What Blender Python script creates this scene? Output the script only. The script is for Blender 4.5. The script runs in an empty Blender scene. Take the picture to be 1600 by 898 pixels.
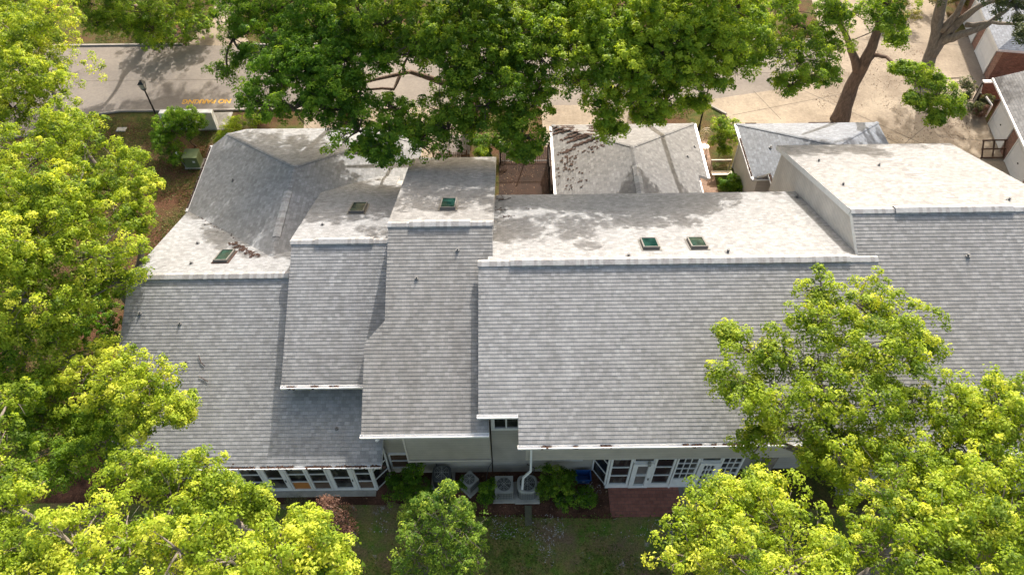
import bpy, math, random
import numpy as np
from mathutils import Vector, Matrix
R = math.radians
SC = bpy.context.scene
COL = SC.collection
rnd = random.Random(7)

# ---------------------------------------------------------------- camera
PITCH, ROLL, FPX, CAMZ = R(50.8), R(-0.69), 1157.0, 30.0
cd = bpy.data.cameras.new('camera'); cam = bpy.data.objects.new('camera', cd); COL.objects.link(cam)
cd.sensor_width = 36; cd.lens = 36 * FPX / 1600; cd.clip_end = 3000; cd.clip_start = .1
Fv = Vector((0, math.cos(PITCH), -math.sin(PITCH))); Rv = Vector((1, 0, 0)); Uv = Rv.cross(Fv)
CR = Rv * math.cos(ROLL) + Uv * math.sin(ROLL); CU = -Rv * math.sin(ROLL) + Uv * math.cos(ROLL)
mt = Matrix((CR, CU, -Fv)).transposed().to_4x4(); mt.translation = (0, 0, CAMZ); cam.matrix_world = mt
SC.camera = cam
# ---------------------------------------------------------------- light
SUN_EL, SUN_AZ = R(37), R(14)          # azimuth from +Y towards +X
w = bpy.data.worlds.new('World'); SC.world = w; w.use_nodes = True
nt = w.node_tree; bg = nt.nodes['Background']
sky = nt.nodes.new('ShaderNodeTexSky'); sky.sky_type = 'NISHITA'; sky.sun_disc = False
sky.sun_elevation = SUN_EL; sky.sun_rotation = SUN_AZ
sky.dust_density = 5.; sky.air_density = 1.
wb = nt.nodes.new('ShaderNodeMix'); wb.data_type = 'RGBA'; wb.blend_type = 'MULTIPLY'; wb.inputs[0].default_value = 1; wb.inputs[7].default_value = (1.07, 1., .86, 1)
nt.links.new(sky.outputs[0], wb.inputs[6]); nt.links.new(wb.outputs[2], bg.inputs[0]); bg.inputs[1].default_value = .15
sl = bpy.data.lights.new('sun', 'SUN'); sl.energy = 2.95; sl.angle = R(.5); sl.color = (1, .945, .88)
sun = bpy.data.objects.new('sun', sl); COL.objects.link(sun)
sd = Vector((math.sin(SUN_AZ) * math.cos(SUN_EL), math.cos(SUN_AZ) * math.cos(SUN_EL), math.sin(SUN_EL)))
sun.rotation_euler = sd.to_track_quat('Z', 'Y').to_euler(); sun.location = (0, 0, 60)
vs = SC.view_settings; vs.view_transform = 'Standard'; vs.look = 'None'; vs.exposure = 1.3; vs.gamma = 1; vs.use_curve_mapping = False
SC.render.engine = 'CYCLES'
SC.cycles.max_bounces = 6; SC.cycles.diffuse_bounces = 3; SC.cycles.transmission_bounces = 4; SC.cycles.transparent_max_bounces = 4

# ---------------------------------------------------------------- photo survey: where a ray of the photograph meets a height
def ray(u, v): return Fv + CR * ((u - 800) / FPX) - CU * ((v - 449) / FPX)
def G(u, v, z=0.):
    d = ray(u, v); t = (z - CAMZ) / d.z; return Vector((d.x * t, d.y * t, z))
def depth(p): return (Vector(p) - Vector((0, 0, CAMZ))).dot(Fv)

# ---------------------------------------------------------------- materials
MATS = {}
def nodes(name):
    m = bpy.data.materials.new(name); m.use_nodes = True
    n = m.node_tree.nodes; l = m.node_tree.links
    return m, n, l, n['Principled BSDF']
def N(n, t, **k):
    x = n.new(t)
    for a, b in k.items():
        if a in x.inputs: x.inputs[a].default_value = b
        else: setattr(x, a, b)
    return x
def ramp(n, pts):
    r = n.new('ShaderNodeValToRGB'); e = r.color_ramp.elements
    while len(e) < len(pts): e.new(.5)
    for i, (p, c) in enumerate(pts):
        e[i].position = p; e[i].color = (*c, 1) if len(c) == 3 else c
    return r
def mixc(n, l, mode, fac, a, b):
    x = n.new('ShaderNodeMix'); x.data_type = 'RGBA'; x.blend_type = mode
    for s, v in ((x.inputs[0], fac), (x.inputs[6], a), (x.inputs[7], b)):
        if hasattr(v, 'is_linked'): l.new(v, s)
        elif isinstance(v, (int, float)): s.default_value = v
        else: s.default_value = (*v, 1)
    return x.outputs[2]
def noise(n, l, scale, detail=4, rough=.55, vec=None):
    x = N(n, 'ShaderNodeTexNoise', Scale=scale, Detail=detail, Roughness=rough)
    if vec is not None: l.new(vec, x.inputs['Vector'])
    return x
def geo_pos(n): return n.new('ShaderNodeNewGeometry').outputs['Position']

def plain(name, col, rough=.6, metal=0., var=.12, vs_=3., bump=0., spec=.5):
    if name in MATS: return MATS[name]
    m, n, l, b = nodes(name)
    p = geo_pos(n); no = noise(n, l, vs_, 5, .6, p)
    r = ramp(n, [(.3, (1 - var,) * 3), (.7, (1 + var * .4,) * 3)]); l.new(no.outputs[0], r.inputs[0])
    l.new(mixc(n, l, 'MULTIPLY', 1., col, r.outputs[0]), b.inputs['Base Color'])
    b.inputs['Roughness'].default_value = rough; b.inputs['Metallic'].default_value = metal
    b.inputs['Specular IOR Level'].default_value = spec
    if bump:
        bm_ = N(n, 'ShaderNodeBump', Strength=bump, Distance=.02); no2 = noise(n, l, 30, 4, .6, p)
        l.new(no2.outputs[0], bm_.inputs['Height']); l.new(bm_.outputs[0], b.inputs['Normal'])
    MATS[name] = m; return m

def shingle(name, base=(.33, .33, .335), stain=(.2, .185, .165), stain_amt=.35, seed=0., contrast=.78):
    """laminated asphalt shingles; UV is in metres, v runs up the slope"""
    m, n, l, b = nodes(name)
    uv = n.new('ShaderNodeUVMap').outputs[0]; pos = geo_pos(n)
    mp = N(n, 'ShaderNodeMapping'); mp.inputs['Location'].default_value = (seed * 3.7, 0, 0); l.new(uv, mp.inputs[0])
    c = contrast
    def br(width, off, dark, lite):
        x = N(n, 'ShaderNodeTexBrick', Scale=1.); x.inputs['Brick Width'].default_value = width
        x.inputs['Row Height'].default_value = .145; x.inputs['Mortar Size'].default_value = .004; x.inputs['Bias'].default_value = 0
        x.offset = off; x.squash = 1; x.inputs['Color1'].default_value = (*(dark,) * 3, 1); x.inputs['Color2'].default_value = (*(lite,) * 3, 1)
        x.inputs['Mortar'].default_value = (*(.78,) * 3, 1); l.new(mp.outputs[0], x.inputs[0]); return x.outputs[0]
    b1 = br(.17, .37, 1 - .22 * c, 1 + .18 * c); b2 = br(.23, .61, 1 - .17 * c, 1 + .14 * c)
    t = mixc(n, l, 'MULTIPLY', 1., b1, b2)
    # streaks running down the slope and broad weathering
    mp2 = N(n, 'ShaderNodeMapping'); mp2.inputs['Scale'].default_value = (1.1, .16, 1); mp2.inputs['Location'].default_value = (seed, seed, 0)
    l.new(uv, mp2.inputs[0]); st = noise(n, l, 1.0, 6, .62, mp2.outputs[0])
    r1 = ramp(n, [(.4, (0,) * 3), (.62, (1,) * 3)]); l.new(st.outputs[0], r1.inputs[0])
    big = noise(n, l, .16, 3, .5, pos); r2 = ramp(n, [(.3, (0,) * 3), (.65, (1,) * 3)]); l.new(big.outputs[0], r2.inputs[0])
    mul = n.new('ShaderNodeMath'); mul.operation = 'MULTIPLY_ADD'; l.new(r1.outputs[0], mul.inputs[0]); mul.inputs[1].default_value = .55
    m3 = n.new('ShaderNodeMath'); m3.operation = 'MULTIPLY'; l.new(r2.outputs[0], m3.inputs[0]); m3.inputs[1].default_value = .45; l.new(m3.outputs[0], mul.inputs[2])
    m4 = n.new('ShaderNodeMath'); m4.operation = 'MULTIPLY'; l.new(mul.outputs[0], m4.inputs[0]); m4.inputs[1].default_value = stain_amt * .75
    col = mixc(n, l, 'MIX', m4.outputs[0], base, stain)
    gr = noise(n, l, 26, 3, .7, pos); rg = ramp(n, [(.3, (.86,) * 3), (.7, (1.12,) * 3)]); l.new(gr.outputs[0], rg.inputs[0])
    col = mixc(n, l, 'MULTIPLY', 1., col, t); col = mixc(n, l, 'MULTIPLY', 1., col, rg.outputs[0])
    l.new(col, b.inputs['Base Color']); b.inputs['Roughness'].default_value = .88; b.inputs['Specular IOR Level'].default_value = .3
    bp = N(n, 'ShaderNodeBump', Strength=.5, Distance=.012); l.new(t, bp.inputs['Height']); l.new(bp.outputs[0], b.inputs['Normal'])
    MATS[name] = m; return m

def brick_mat(name, c1, c2, mortar, bw=.21, bh=.075, axis='wall'):
    m, n, l, b = nodes(name)
    uv = n.new('ShaderNodeUVMap').outputs[0]
    x = N(n, 'ShaderNodeTexBrick', Scale=1.); x.inputs['Brick Width'].default_value = bw; x.inputs['Row Height'].default_value = bh
    x.inputs['Mortar Size'].default_value = .007; x.inputs['Color1'].default_value = (*c1, 1); x.inputs['Color2'].default_value = (*c2, 1)
    x.inputs['Mortar'].default_value = (*mortar, 1); l.new(uv, x.inputs[0])
    no = noise(n, l, 5, 5, .6, geo_pos(n)); r = ramp(n, [(.3, (.75,) * 3), (.7, (1.1,) * 3)]); l.new(no.outputs[0], r.inputs[0])
    l.new(mixc(n, l, 'MULTIPLY', 1., x.outputs[0], r.outputs[0]), b.inputs['Base Color']); b.inputs['Roughness'].default_value = .85
    bp = N(n, 'ShaderNodeBump', Strength=.6, Distance=.01); l.new(x.outputs[0], bp.inputs['Height']); l.new(bp.outputs[0], b.inputs['Normal'])
    return m

def siding(name, col):
    """horizontal lap siding; course lines from world height"""
    m, n, l, b = nodes(name); pos = geo_pos(n)
    sx = n.new('ShaderNodeSeparateXYZ'); l.new(pos, sx.inputs[0])
    a = n.new('ShaderNodeMath'); a.operation = 'MULTIPLY'; a.inputs[1].default_value = 1 / .2; l.new(sx.outputs[2], a.inputs[0])
    fr = n.new('ShaderNodeMath'); fr.operation = 'FRACT'; l.new(a.outputs[0], fr.inputs[0])
    r = ramp(n, [(0., (.6,) * 3), (.1, (1,) * 3)]); l.new(fr.outputs[0], r.inputs[0])
    no = noise(n, l, 1.3, 5, .6, pos); r2 = ramp(n, [(.3, (.82,) * 3), (.7, (1.05,) * 3)]); l.new(no.outputs[0], r2.inputs[0])
    c = mixc(n, l, 'MULTIPLY', 1., col, r.outputs[0]); l.new(mixc(n, l, 'MULTIPLY', 1., c, r2.outputs[0]), b.inputs['Base Color'])
    b.inputs['Roughness'].default_value = .7
    bp = N(n, 'ShaderNodeBump', Strength=.5, Distance=.015); l.new(fr.outputs[0], bp.inputs['Height']); bp.invert = True; l.new(bp.outputs[0], b.inputs['Normal'])
    return m

def ground_mat(name, grass, dry, mulch, bare, k_mulch=.5, scale=.35, bare_at=.66):
    m, n, l, b = nodes(name); pos = geo_pos(n)
    n1 = noise(n, l, scale, 6, .65, pos); n2 = noise(n, l, 1.7, 8, .72, pos); n3 = noise(n, l, 14, 6, .75, pos); n4 = noise(n, l, .9, 7, .7, pos)
    sep = n.new('ShaderNodeMapping'); l.new(pos, sep.inputs[0]); sep.inputs['Location'].default_value = (31, 7, 0); l.new(sep.outputs[0], n4.inputs['Vector'])
    r1 = ramp(n, [(k_mulch - .09, (0,) * 3), (k_mulch + .06, (1,) * 3)]); l.new(n1.outputs[0], r1.inputs[0])
    r2 = ramp(n, [(.4, (0,) * 3), (.62, (1,) * 3)]); l.new(n2.outputs[0], r2.inputs[0])
    r4 = ramp(n, [(bare_at, (0,) * 3), (bare_at + .07, (1,) * 3)]); l.new(n4.outputs[0], r4.inputs[0])
    g = mixc(n, l, 'MIX', r2.outputs[0], grass, dry); c = mixc(n, l, 'MIX', r1.outputs[0], g, mulch)
    c = mixc(n, l, 'MIX', r4.outputs[0], c, bare)
    r3 = ramp(n, [(.3, (.45,) * 3), (.7, (1.5,) * 3)]); l.new(n3.outputs[0], r3.inputs[0])
    l.new(mixc(n, l, 'MULTIPLY', 1., c, r3.outputs[0]), b.inputs['Base Color']); b.inputs['Roughness'].default_value = .95; b.inputs['Specular IOR Level'].default_value = .1
    bp = N(n, 'ShaderNodeBump', Strength=.9, Distance=.06); l.new(n3.outputs[0], bp.inputs['Height']); l.new(bp.outputs[0], b.inputs['Normal'])
    return m

def pave_mat(name, col, dirt, amt=.5, sc=.5, grain=.1):
    m, n, l, b = nodes(name); pos = geo_pos(n)
    n1 = noise(n, l, sc, 7, .65, pos); n2 = noise(n, l, 5, 8, .75, pos); n3 = noise(n, l, 60, 3, .6, pos)
    r1 = ramp(n, [(.38, (0,) * 3), (.68, (amt,) * 3)]); l.new(n1.outputs[0], r1.inputs[0])
    r2 = ramp(n, [(.3, (1 - 1.6 * grain,) * 3), (.7, (1 + grain,) * 3)]); l.new(n2.outputs[0], r2.inputs[0])
    r3 = ramp(n, [(.3, (.85,) * 3), (.7, (1.12,) * 3)]); l.new(n3.outputs[0], r3.inputs[0])
    c = mixc(n, l, 'MIX', r1.outputs[0], col, dirt); c = mixc(n, l, 'MULTIPLY', 1., c, r2.outputs[0])
    l.new(mixc(n, l, 'MULTIPLY', 1., c, r3.outputs[0]), b.inputs['Base Color']); b.inputs['Roughness'].default_value = .9; b.inputs['Specular IOR Level'].default_value = .25
    return m

def leaf_mat(name, dark, mid, lite, trans=.5, tcol=None):
    m, n, l, b = nodes(name)
    at = n.new('ShaderNodeAttribute'); at.attribute_name = 'tint'
    r = ramp(n, [(0., dark), (.5, mid), (1., lite)]); l.new(at.outputs['Fac'], r.inputs[0])
    l.new(r.outputs[0], b.inputs['Base Color']); b.inputs['Roughness'].default_value = .55; b.inputs['Specular IOR Level'].default_value = .22
    tr = n.new('ShaderNodeBsdfTranslucent'); tc = mixc(n, l, 'MULTIPLY', 1., r.outputs[0], tcol or (1.5, 1.35, .5)); l.new(tc, tr.inputs[0])
    mx = n.new('ShaderNodeMixShader'); mx.inputs[0].default_value = trans
    l.new(b.outputs[0], mx.inputs[1]); l.new(tr.outputs[0], mx.inputs[2]); l.new(mx.outputs[0], n['Material Output'].inputs[0])
    return m

def bark(name, a, c):
    m, n, l, b = nodes(name); pos = geo_pos(n)
    mp = N(n, 'ShaderNodeMapping'); mp.inputs['Scale'].default_value = (1, 1, .25); l.new(pos, mp.inputs[0])
    n1 = noise(n, l, 9, 8, .7, mp.outputs[0]); r = ramp(n, [(.32, a), (.68, c)]); l.new(n1.outputs[0], r.inputs[0]); l.new(r.outputs[0], b.inputs['Base Color'])
    b.inputs['Roughness'].default_value = .95; bp = N(n, 'ShaderNodeBump', Strength=1., Distance=.05); l.new(n1.outputs[0], bp.inputs['Height']); l.new(bp.outputs[0], b.inputs['Normal'])
    return m

M_SH = [shingle('shingle_a', (.265, .272, .28), (.18, .178, .175), .6, 1), shingle('shingle_b', (.27, .275, .28), (.185, .18, .176), .7, 2),
        shingle('shingle_c', (.265, .262, .255), (.165, .158, .148), .85, 3), shingle('shingle_d', (.285, .287, .287), (.21, .208, .205), .65, 4),
        shingle('shingle_e', (.265, .263, .258), (.21, .206, .2), .6, 5), shingle('shingle_f', (.215, .232, .26), (.15, .162, .185), .5, 6),
        shingle('shingle_g', (.18, .182, .185), (.11, .105, .1), .5, 7)]
M_CAP = [plain('ridge_shingle', (.38, .378, .375), .85, var=.25, vs_=9), plain('ridge_shingle_dark', (.3, .292, .285), .85, var=.3, vs_=9)]
M_WHITE = plain('white_trim', (.72, .71, .69), .45, var=.12, vs_=4)
M_GUT = plain('white_gutter', (.78, .78, .78), .35, var=.1, vs_=5)
M_SIDE = siding('taupe_siding', (.43, .395, .345))
M_SIDE2 = siding('beige_siding', (.62, .57, .51))
M_BRICK = brick_mat('red_brick', (.2, .085, .055), (.3, .14, .09), (.26, .22, .19))
M_PAVER = brick_mat('patio_brick', (.2, .07, .05), (.27, .1, .07), (.09, .065, .055), .3, .15)
def glass_mat(name, a, c, sc):
    m, n, l, b = nodes(name); pos = geo_pos(n); mp = N(n, 'ShaderNodeMapping'); mp.inputs['Scale'].default_value = (1.6, 1, .5); l.new(pos, mp.inputs[0])
    n1 = noise(n, l, sc, 3, .5, mp.outputs[0]); r = ramp(n, [(.45, a), (.62, c)]); l.new(n1.outputs[0], r.inputs[0]); l.new(r.outputs[0], b.inputs['Base Color'])
    n2 = noise(n, l, 3, 3, .5, pos); r2 = ramp(n, [(.3, (.04,) * 3), (.7, (.18,) * 3)]); l.new(n2.outputs[0], r2.inputs[0]); l.new(r2.outputs[0], b.inputs['Roughness'])
    bp = N(n, 'ShaderNodeBump', Strength=.15, Distance=.02); l.new(n2.outputs[0], bp.inputs['Height']); l.new(bp.outputs[0], b.inputs['Normal']); return m
M_GLASS = glass_mat('dark_glass', (.01, .012, .014), (.085, .08, .07), 1.3)
M_GLASS2 = plain('curtained_glass', (.16, .15, .14), .15, var=.3, spec=.6)
M_GLASSB = plain('brown_blind_glass', (.12, .08, .055), .2, var=.4)
M_ORANGE = plain('orange_board', (.45, .17, .03), .4)
M_SKYG = glass_mat('skylight_glass', (.006, .026, .024), (.015, .05, .042), 1.6)
M_SKYF = plain('skylight_frame', (.14, .13, .115), .5)
M_PIPE = plain('vent_pipe', (.13, .13, .13), .6)
M_DEBRIS = plain('leaf_debris', (.06, .03, .02), .95, var=.6, vs_=20, bump=.8)
M_BLACK = plain('black_metal', (.012, .012, .012), .4, .3)
M_GREY = plain('grey_metal', (.32, .32, .3), .5, .3, var=.2)
M_GREYD = plain('dark_grey_metal', (.07, .075, .075), .5, .3, var=.2)
M_CONC = plain('pad_concrete', (.33, .31, .27), .9, var=.3, bump=.5)
M_BLUE = plain('blue_plastic', (.012, .07, .24), .4)
M_GREENB = plain('green_box', (.13, .17, .07), .55, var=.2)
M_RED = plain('red_paint', (.3, .02, .015), .4)
M_BLUEP = plain('blue_paint', (.05, .13, .3), .4)
M_YEL = plain('road_paint_yellow', (.62, .33, .03), .8, var=.5, vs_=12)
M_WOOD = plain('brown_wood', (.1, .055, .035), .8, var=.4, vs_=8)
M_WICK = plain('cream_iron', (.6, .48, .36), .5)
M_DECK = plain('grey_deck', (.17, .15, .135), .85, var=.3)
M_GDOOR = plain('garage_door_white', (.66, .66, .66), .5, var=.08)
M_GROUND = ground_mat('lawn_ground', (.045, .068, .014), (.11, .088, .03), (.09, .05, .028), (.2, .17, .15), .52)
M_YARD = ground_mat('yard_ground', (.085, .155, .022), (.2, .165, .06), (.16, .115, .07), (.34, .3, .29), .56, .5, .6)
M_BED = ground_mat('mulch_ground', (.1, .048, .032), (.14, .068, .045), (.06, .03, .02), (.24, .2, .19), .5, .8, .64)
M_ROAD = pave_mat('street_pavement', (.215, .188, .16), (.14, .122, .108), .9, .3, .13)
M_DRIVE = pave_mat('drive_concrete', (.325, .272, .205), (.17, .135, .1), .9, .3, .16)
M_STONE = plain('mossy_stone', (.1, .095, .06), .9, var=.3)
M_SHG = shingle('shingle_h', (.21, .21, .212), (.14, .135, .13), .7, 9)
M_COURT = pave_mat('courtyard_pavers', (.045, .024, .016), (.02, .013, .01), .8, 1.)
M_KERB = pave_mat('kerb_concrete', (.32, .29, .26), (.2, .18, .16), .6, 1.)
M_JOINT = plain('joint', (.12, .1, .08), .95)
LB = leaf_mat('leaf_bright', (.085, .155, .012), (.3, .41, .028), (.62, .66, .085), .48, (1.3, 1.22, .5))
LM = leaf_mat('leaf_mid', (.055, .12, .012), (.18, .3, .024), (.46, .56, .06), .52, (1.4, 1.35, .5))
LD = leaf_mat('leaf_dark', (.045, .11, .012), (.13, .26, .02), (.34, .48, .045), .52, (1.4, 1.4, .6))
LG = leaf_mat('leaf_grey', (.04, .06, .025), (.09, .12, .045), (.2, .22, .09), .35)
LY = leaf_mat('leaf_hedge_yellow', (.1, .11, .02), (.24, .23, .05), (.4, .38, .09), .3)
LR = leaf_mat('leaf_red', (.07, .035, .022), (.15, .075, .05), (.27, .15, .1), .3, (1, .9, .8))
LL = leaf_mat('litter', (.07, .03, .015), (.15, .08, .04), (.28, .2, .11), .1, (1, 1, 1))
LW = leaf_mat('blades', (.035, .07, .01), (.09, .14, .02), (.18, .19, .04), .3, (1, 1, .8))
BK = bark('bark_brown', (.055, .035, .025), (.17, .115, .085)); BG = bark('bark_grey', (.1, .085, .07), (.27, .23, .19))

# ---------------------------------------------------------------- scene tree helpers
def put(o, label=None, cat=None, group=None, kind=None, parent=None):
    if label: o['label'] = label
    if cat: o['category'] = cat
    if group: o['group'] = group
    if kind: o['kind'] = kind
    if parent: o.parent = parent
    return o
def thing(name, loc, label, cat, group=None, rz=0.):
    o = bpy.data.objects.new(name, None); COL.objects.link(o); o.location = loc; o.rotation_euler.z = rz
    o.empty_display_size = .3
    return put(o, label, cat, group)
def copy_tree(o, parent=None):
    c = o.copy(); COL.objects.link(c); c.parent = parent
    for ch in [x for x in KIDS.get(o.name, [])]:
        copy_tree(ch, c); 
    return c
KIDS = {}

class MB:
    """collects polygons, builds ONE mesh object; vertices are given in world space and made local to the thing"""
    def __init__(s): s.v = []; s.f = []; s.uv = []; s.m = []
    def poly(s, pts, uv=None, mat=0):
        pts = [Vector(p) for p in pts]; i = len(s.v); s.v += pts; s.f.append(list(range(i, i + len(pts))))
        if uv is None:
            n = Vector((0, 0, 0))
            for a in range(len(pts)): n += pts[a].cross(pts[(a + 1) % len(pts)])
            ax, ay, az = abs(n.x), abs(n.y), abs(n.z)
            if az >= ax and az >= ay: uv = [(p.x, p.y) for p in pts]
            elif ax > ay: uv = [(p.y, p.z) for p in pts]
            else: uv = [(p.x, p.z) for p in pts]
        s.uv += uv; s.m.append(mat); return s
    def hexa(s, b, t, mat=0):
        """b, t: 4 bottom and 4 top points, both anticlockwise from above"""
        s.poly(b[::-1], mat=mat); s.poly(t, mat=mat)
        for i in range(4):
            j = (i + 1) % 4; s.poly([b[i], b[j], t[j], t[i]], mat=mat)
        return s
    def box(s, x0, y0, z0, x1, y1, z1, mat=0, bev=0.):
        if bev:
            e = bev; c = [(x0, y0), (x1, y0), (x1, y1), (x0, y1)]; ci = [(x0 + e, y0 + e), (x1 - e, y0 + e), (x1 - e, y1 - e), (x0 + e, y1 - e)]
            s.hexa([(*p, z0) for p in c], [(*p, z1 - e) for p in c], mat); s.f.pop(-5); s.m.pop(-5); del s.uv[-20:-16]
            s.uv += []; 
            s.poly([(*p, z1) for p in ci], mat=mat)
            for i in range(4):
                j = (i + 1) % 4; s.poly([(*c[i], z1 - e), (*c[j], z1 - e), (*ci[j], z1), (*ci[i], z1)], mat=mat)
            return s
        c = [(x0, y0), (x1, y0), (x1, y1), (x0, y1)]
        return s.hexa([(*p, z0) for p in c], [(*p, z1) for p in c], mat)
    def bar(s, a, b, wd, th, up=(0, 0, 1), mat=0):
        a = Vector(a); b = Vector(b); d = (b - a).normalized(); u = Vector(up); sx = d.cross(u)
        if sx.length < 1e-4: sx = d.cross(Vector((0, 1, 0)))
        sx.normalize(); u = sx.cross(d).normalized(); sx *= wd / 2; u = u * th / 2
        q = lambda c: [c - sx - u, c + sx - u, c + sx + u, c - sx + u]
        A, B = q(a), q(b); s.poly(A, mat=mat); s.poly(B[::-1], mat=mat)
        for i in range(4): j = (i + 1) % 4; s.poly([A[j], A[i], B[i], B[j]], mat=mat)
        return s
    def tube(s, pts, rad, seg=8, mat=0, cap=True):
        pts = [Vector(p) for p in pts]; rad = [rad] * len(pts) if isinstance(rad, (int, float)) else rad
        ring = []; ref = Vector((.3, .9, .1))
        for i, p in enumerate(pts):
            d = (pts[min(i + 1, len(pts) - 1)] - pts[max(i - 1, 0)]).normalized()
            x = ref - d * ref.dot(d)
            if x.length < .1: x = Vector((1, 0, 0)) - d * d.x
            x.normalize(); ref = x; y = d.cross(x)
            ring.append([p + (x * math.cos(2 * math.pi * k / seg) + y * math.sin(2 * math.pi * k / seg)) * rad[i] for k in range(seg)])
        i0 = len(s.v); acc = 0
        for r in ring: s.v += r
        for i in range(len(pts) - 1):
            for k in range(seg):
                k2 = (k + 1) % seg; s.f.append([i0 + i * seg + k, i0 + i * seg + k2, i0 + (i + 1) * seg + k2, i0 + (i + 1) * seg + k])
                s.uv += [(k / seg, i), ((k + 1) / seg, i), ((k + 1) / seg, i + 1), (k / seg, i + 1)]; s.m.append(mat)
        if cap:
            s.f.append([i0 + k for k in range(seg)][::-1]); s.uv += [(0, 0)] * seg; s.m.append(mat)
            e = i0 + (len(pts) - 1) * seg; s.f.append([e + k for k in range(seg)]); s.uv += [(0, 0)] * seg; s.m.append(mat)
        return s
    def cyl(s, x, y, z0, z1, r0, r1=None, seg=20, mat=0): return s.tube([(x, y, z0), (x, y, z1)], [r0, r0 if r1 is None else r1], seg, mat)
    def build(s, name, mats, parent=None, smooth=False, **tagk):
        mats = mats if isinstance(mats, (list, tuple)) else [mats]
        org = Vector(parent_world(parent)) if parent else Vector((0, 0, 0))
        me = bpy.data.meshes.new(name); me.from_pydata([tuple(p - org) for p in s.v], [], s.f)
        ul = me.uv_layers.new(name='UVMap'); ul.data.foreach_set('uv', [c for u in s.uv for c in u])
        for m in mats: me.materials.append(m)
        me.polygons.foreach_set('material_index', s.m)
        if smooth: me.polygons.foreach_set('use_smooth', [True] * len(s.f))
        me.update(); o = bpy.data.objects.new(name, me); COL.objects.link(o)
        if parent: o.parent = parent; KIDS.setdefault(parent.name, []).append(o)
        return put(o, **tagk)
def parent_world(o):
    t = Vector((0, 0, 0))
    while o is not None: t += o.location; o = o.parent
    return t

# ---- roof planes with real stepped courses
def clip(poly, f):
    out = []
    for i in range(len(poly)):
        a, b = poly[i], poly[(i + 1) % len(poly)]; fa, fb = f(a), f(b)
        if fa >= 0: out.append(a)
        if (fa >= 0) != (fb >= 0): t = fa / (fa - fb); out.append((a[0] + (b[0] - a[0]) * t, a[1] + (b[1] - a[1]) * t))
    return out
ROW = .145
def roof_plane(mb, xy, zf, th=.16, butt=.008, smat=1, jag=.004):
    """xy: convex outline; zf(x,y) height of the plane; top gets overlapping shingle courses"""
    p0 = Vector((0, 0, zf(0, 0))); gx = zf(1, 0) - zf(0, 0); gy = zf(0, 1) - zf(0, 0)
    g = math.hypot(gx, gy); upd = Vector((gx / g, gy / g, g)).normalized(); hor = Vector((-gy / g, gx / g, 0)); nrm = hor.cross(upd)
    if nrm.z < 0: hor = -hor; nrm = -nrm
    P = [Vector((x, y, zf(x, y))) for x, y in xy]; o = P[0]
    loc = [((p).dot(hor), (p).dot(upd)) for p in P]
    # plane point from (a,b)
    h0 = P[0] - hor * loc[0][0] - upd * loc[0][1]
    ar = sum(loc[i][0] * loc[(i + 1) % len(loc)][1] - loc[(i + 1) % len(loc)][0] * loc[i][1] for i in range(len(loc)))
    if ar < 0: loc = loc[::-1]; P = P[::-1]
    v0 = min(q[1] for q in loc); v1 = max(q[1] for q in loc); k = math.floor(v0 / ROW)
    while k * ROW < v1:
        a, b = k * ROW, (k + 1) * ROW
        s = clip(clip(loc, lambda q: q[1] - a), lambda q: b - q[1])
        if len(s) > 2:
            def P3(q):
                f_ = (b - q[1]) / ROW; return h0 + hor * q[0] + upd * q[1] + nrm * (butt * f_)
            mb.poly([P3(q) for q in s], uv=[(q[0], q[1]) for q in s])
            # butt face at the lower edge
            e = sorted([q for q in s if abs(q[1] - a) < 1e-6])
            if len(e) >= 2 and a > v0:
                q0, q1 = e[0], e[-1]
                mb.poly([h0 + hor * q0[0] + upd * a, h0 + hor * q1[0] + upd * a, P3(q1), P3(q0)], uv=[q0, q1, (q1[0], a + .01), (q0[0], a + .01)])
        k += 1
    # sides (white fascia) and soffit
    bt = [p - Vector((0, 0, th)) for p in P]; tp = [p + nrm * butt * .6 for p in P]
    mb.poly(bt[::-1], mat=smat)
    for i in range(len(P)):
        j = (i + 1) % len(P); mb.poly([bt[i], bt[j], tp[j], tp[i]], mat=smat)

def ridge_cap(mb, a, b, wd=.3, h=.045, pitch=.15, slope=.43, mat=0):
    """overlapping cap shingles bent over a ridge"""
    a = Vector(a); b = Vector(b); d = (b - a); L = d.length; d.normalize(); s = Vector((-d.y, d.x, 0)).normalized(); n = int(L / pitch)
    pitch = L / n
    for i in range(n):
        mat = rnd.randint(0, 1)
        p = a + d * pitch * i; q = a + d * pitch * (i + 1.02); jo = rnd.uniform(-.006, .006)
        for sg in (1, -1):
            off = s * sg * (wd / 2 + jo) - Vector((0, 0, slope * wd / 2))
            top = Vector((0, 0, h + .006)); top2 = Vector((0, 0, h + .018))
            pts = [p + top, q + top2, q + off + top2, p + off + top]
            if sg > 0: pts = pts[::-1]
            mb.poly(pts, mat=mat)
            e = [p + off + top, q + off + top2, q + off + Vector((0, 0, -.02)), p + off + Vector((0, 0, -.02))]
            mb.poly(e if sg < 0 else e[::-1], mat=mat)
        mb.poly([q + top2, q + s * wd / 2 - Vector((0, 0, slope * wd / 2)) + top2, q + s * wd / 2 - Vector((0, 0, slope * wd / 2)), q], mat=mat)
        mb.poly([q + top2, q, q - s * wd / 2 - Vector((0, 0, slope * wd / 2)), q - s * wd / 2 - Vector((0, 0, slope * wd / 2)) + top2], mat=mat)

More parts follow.
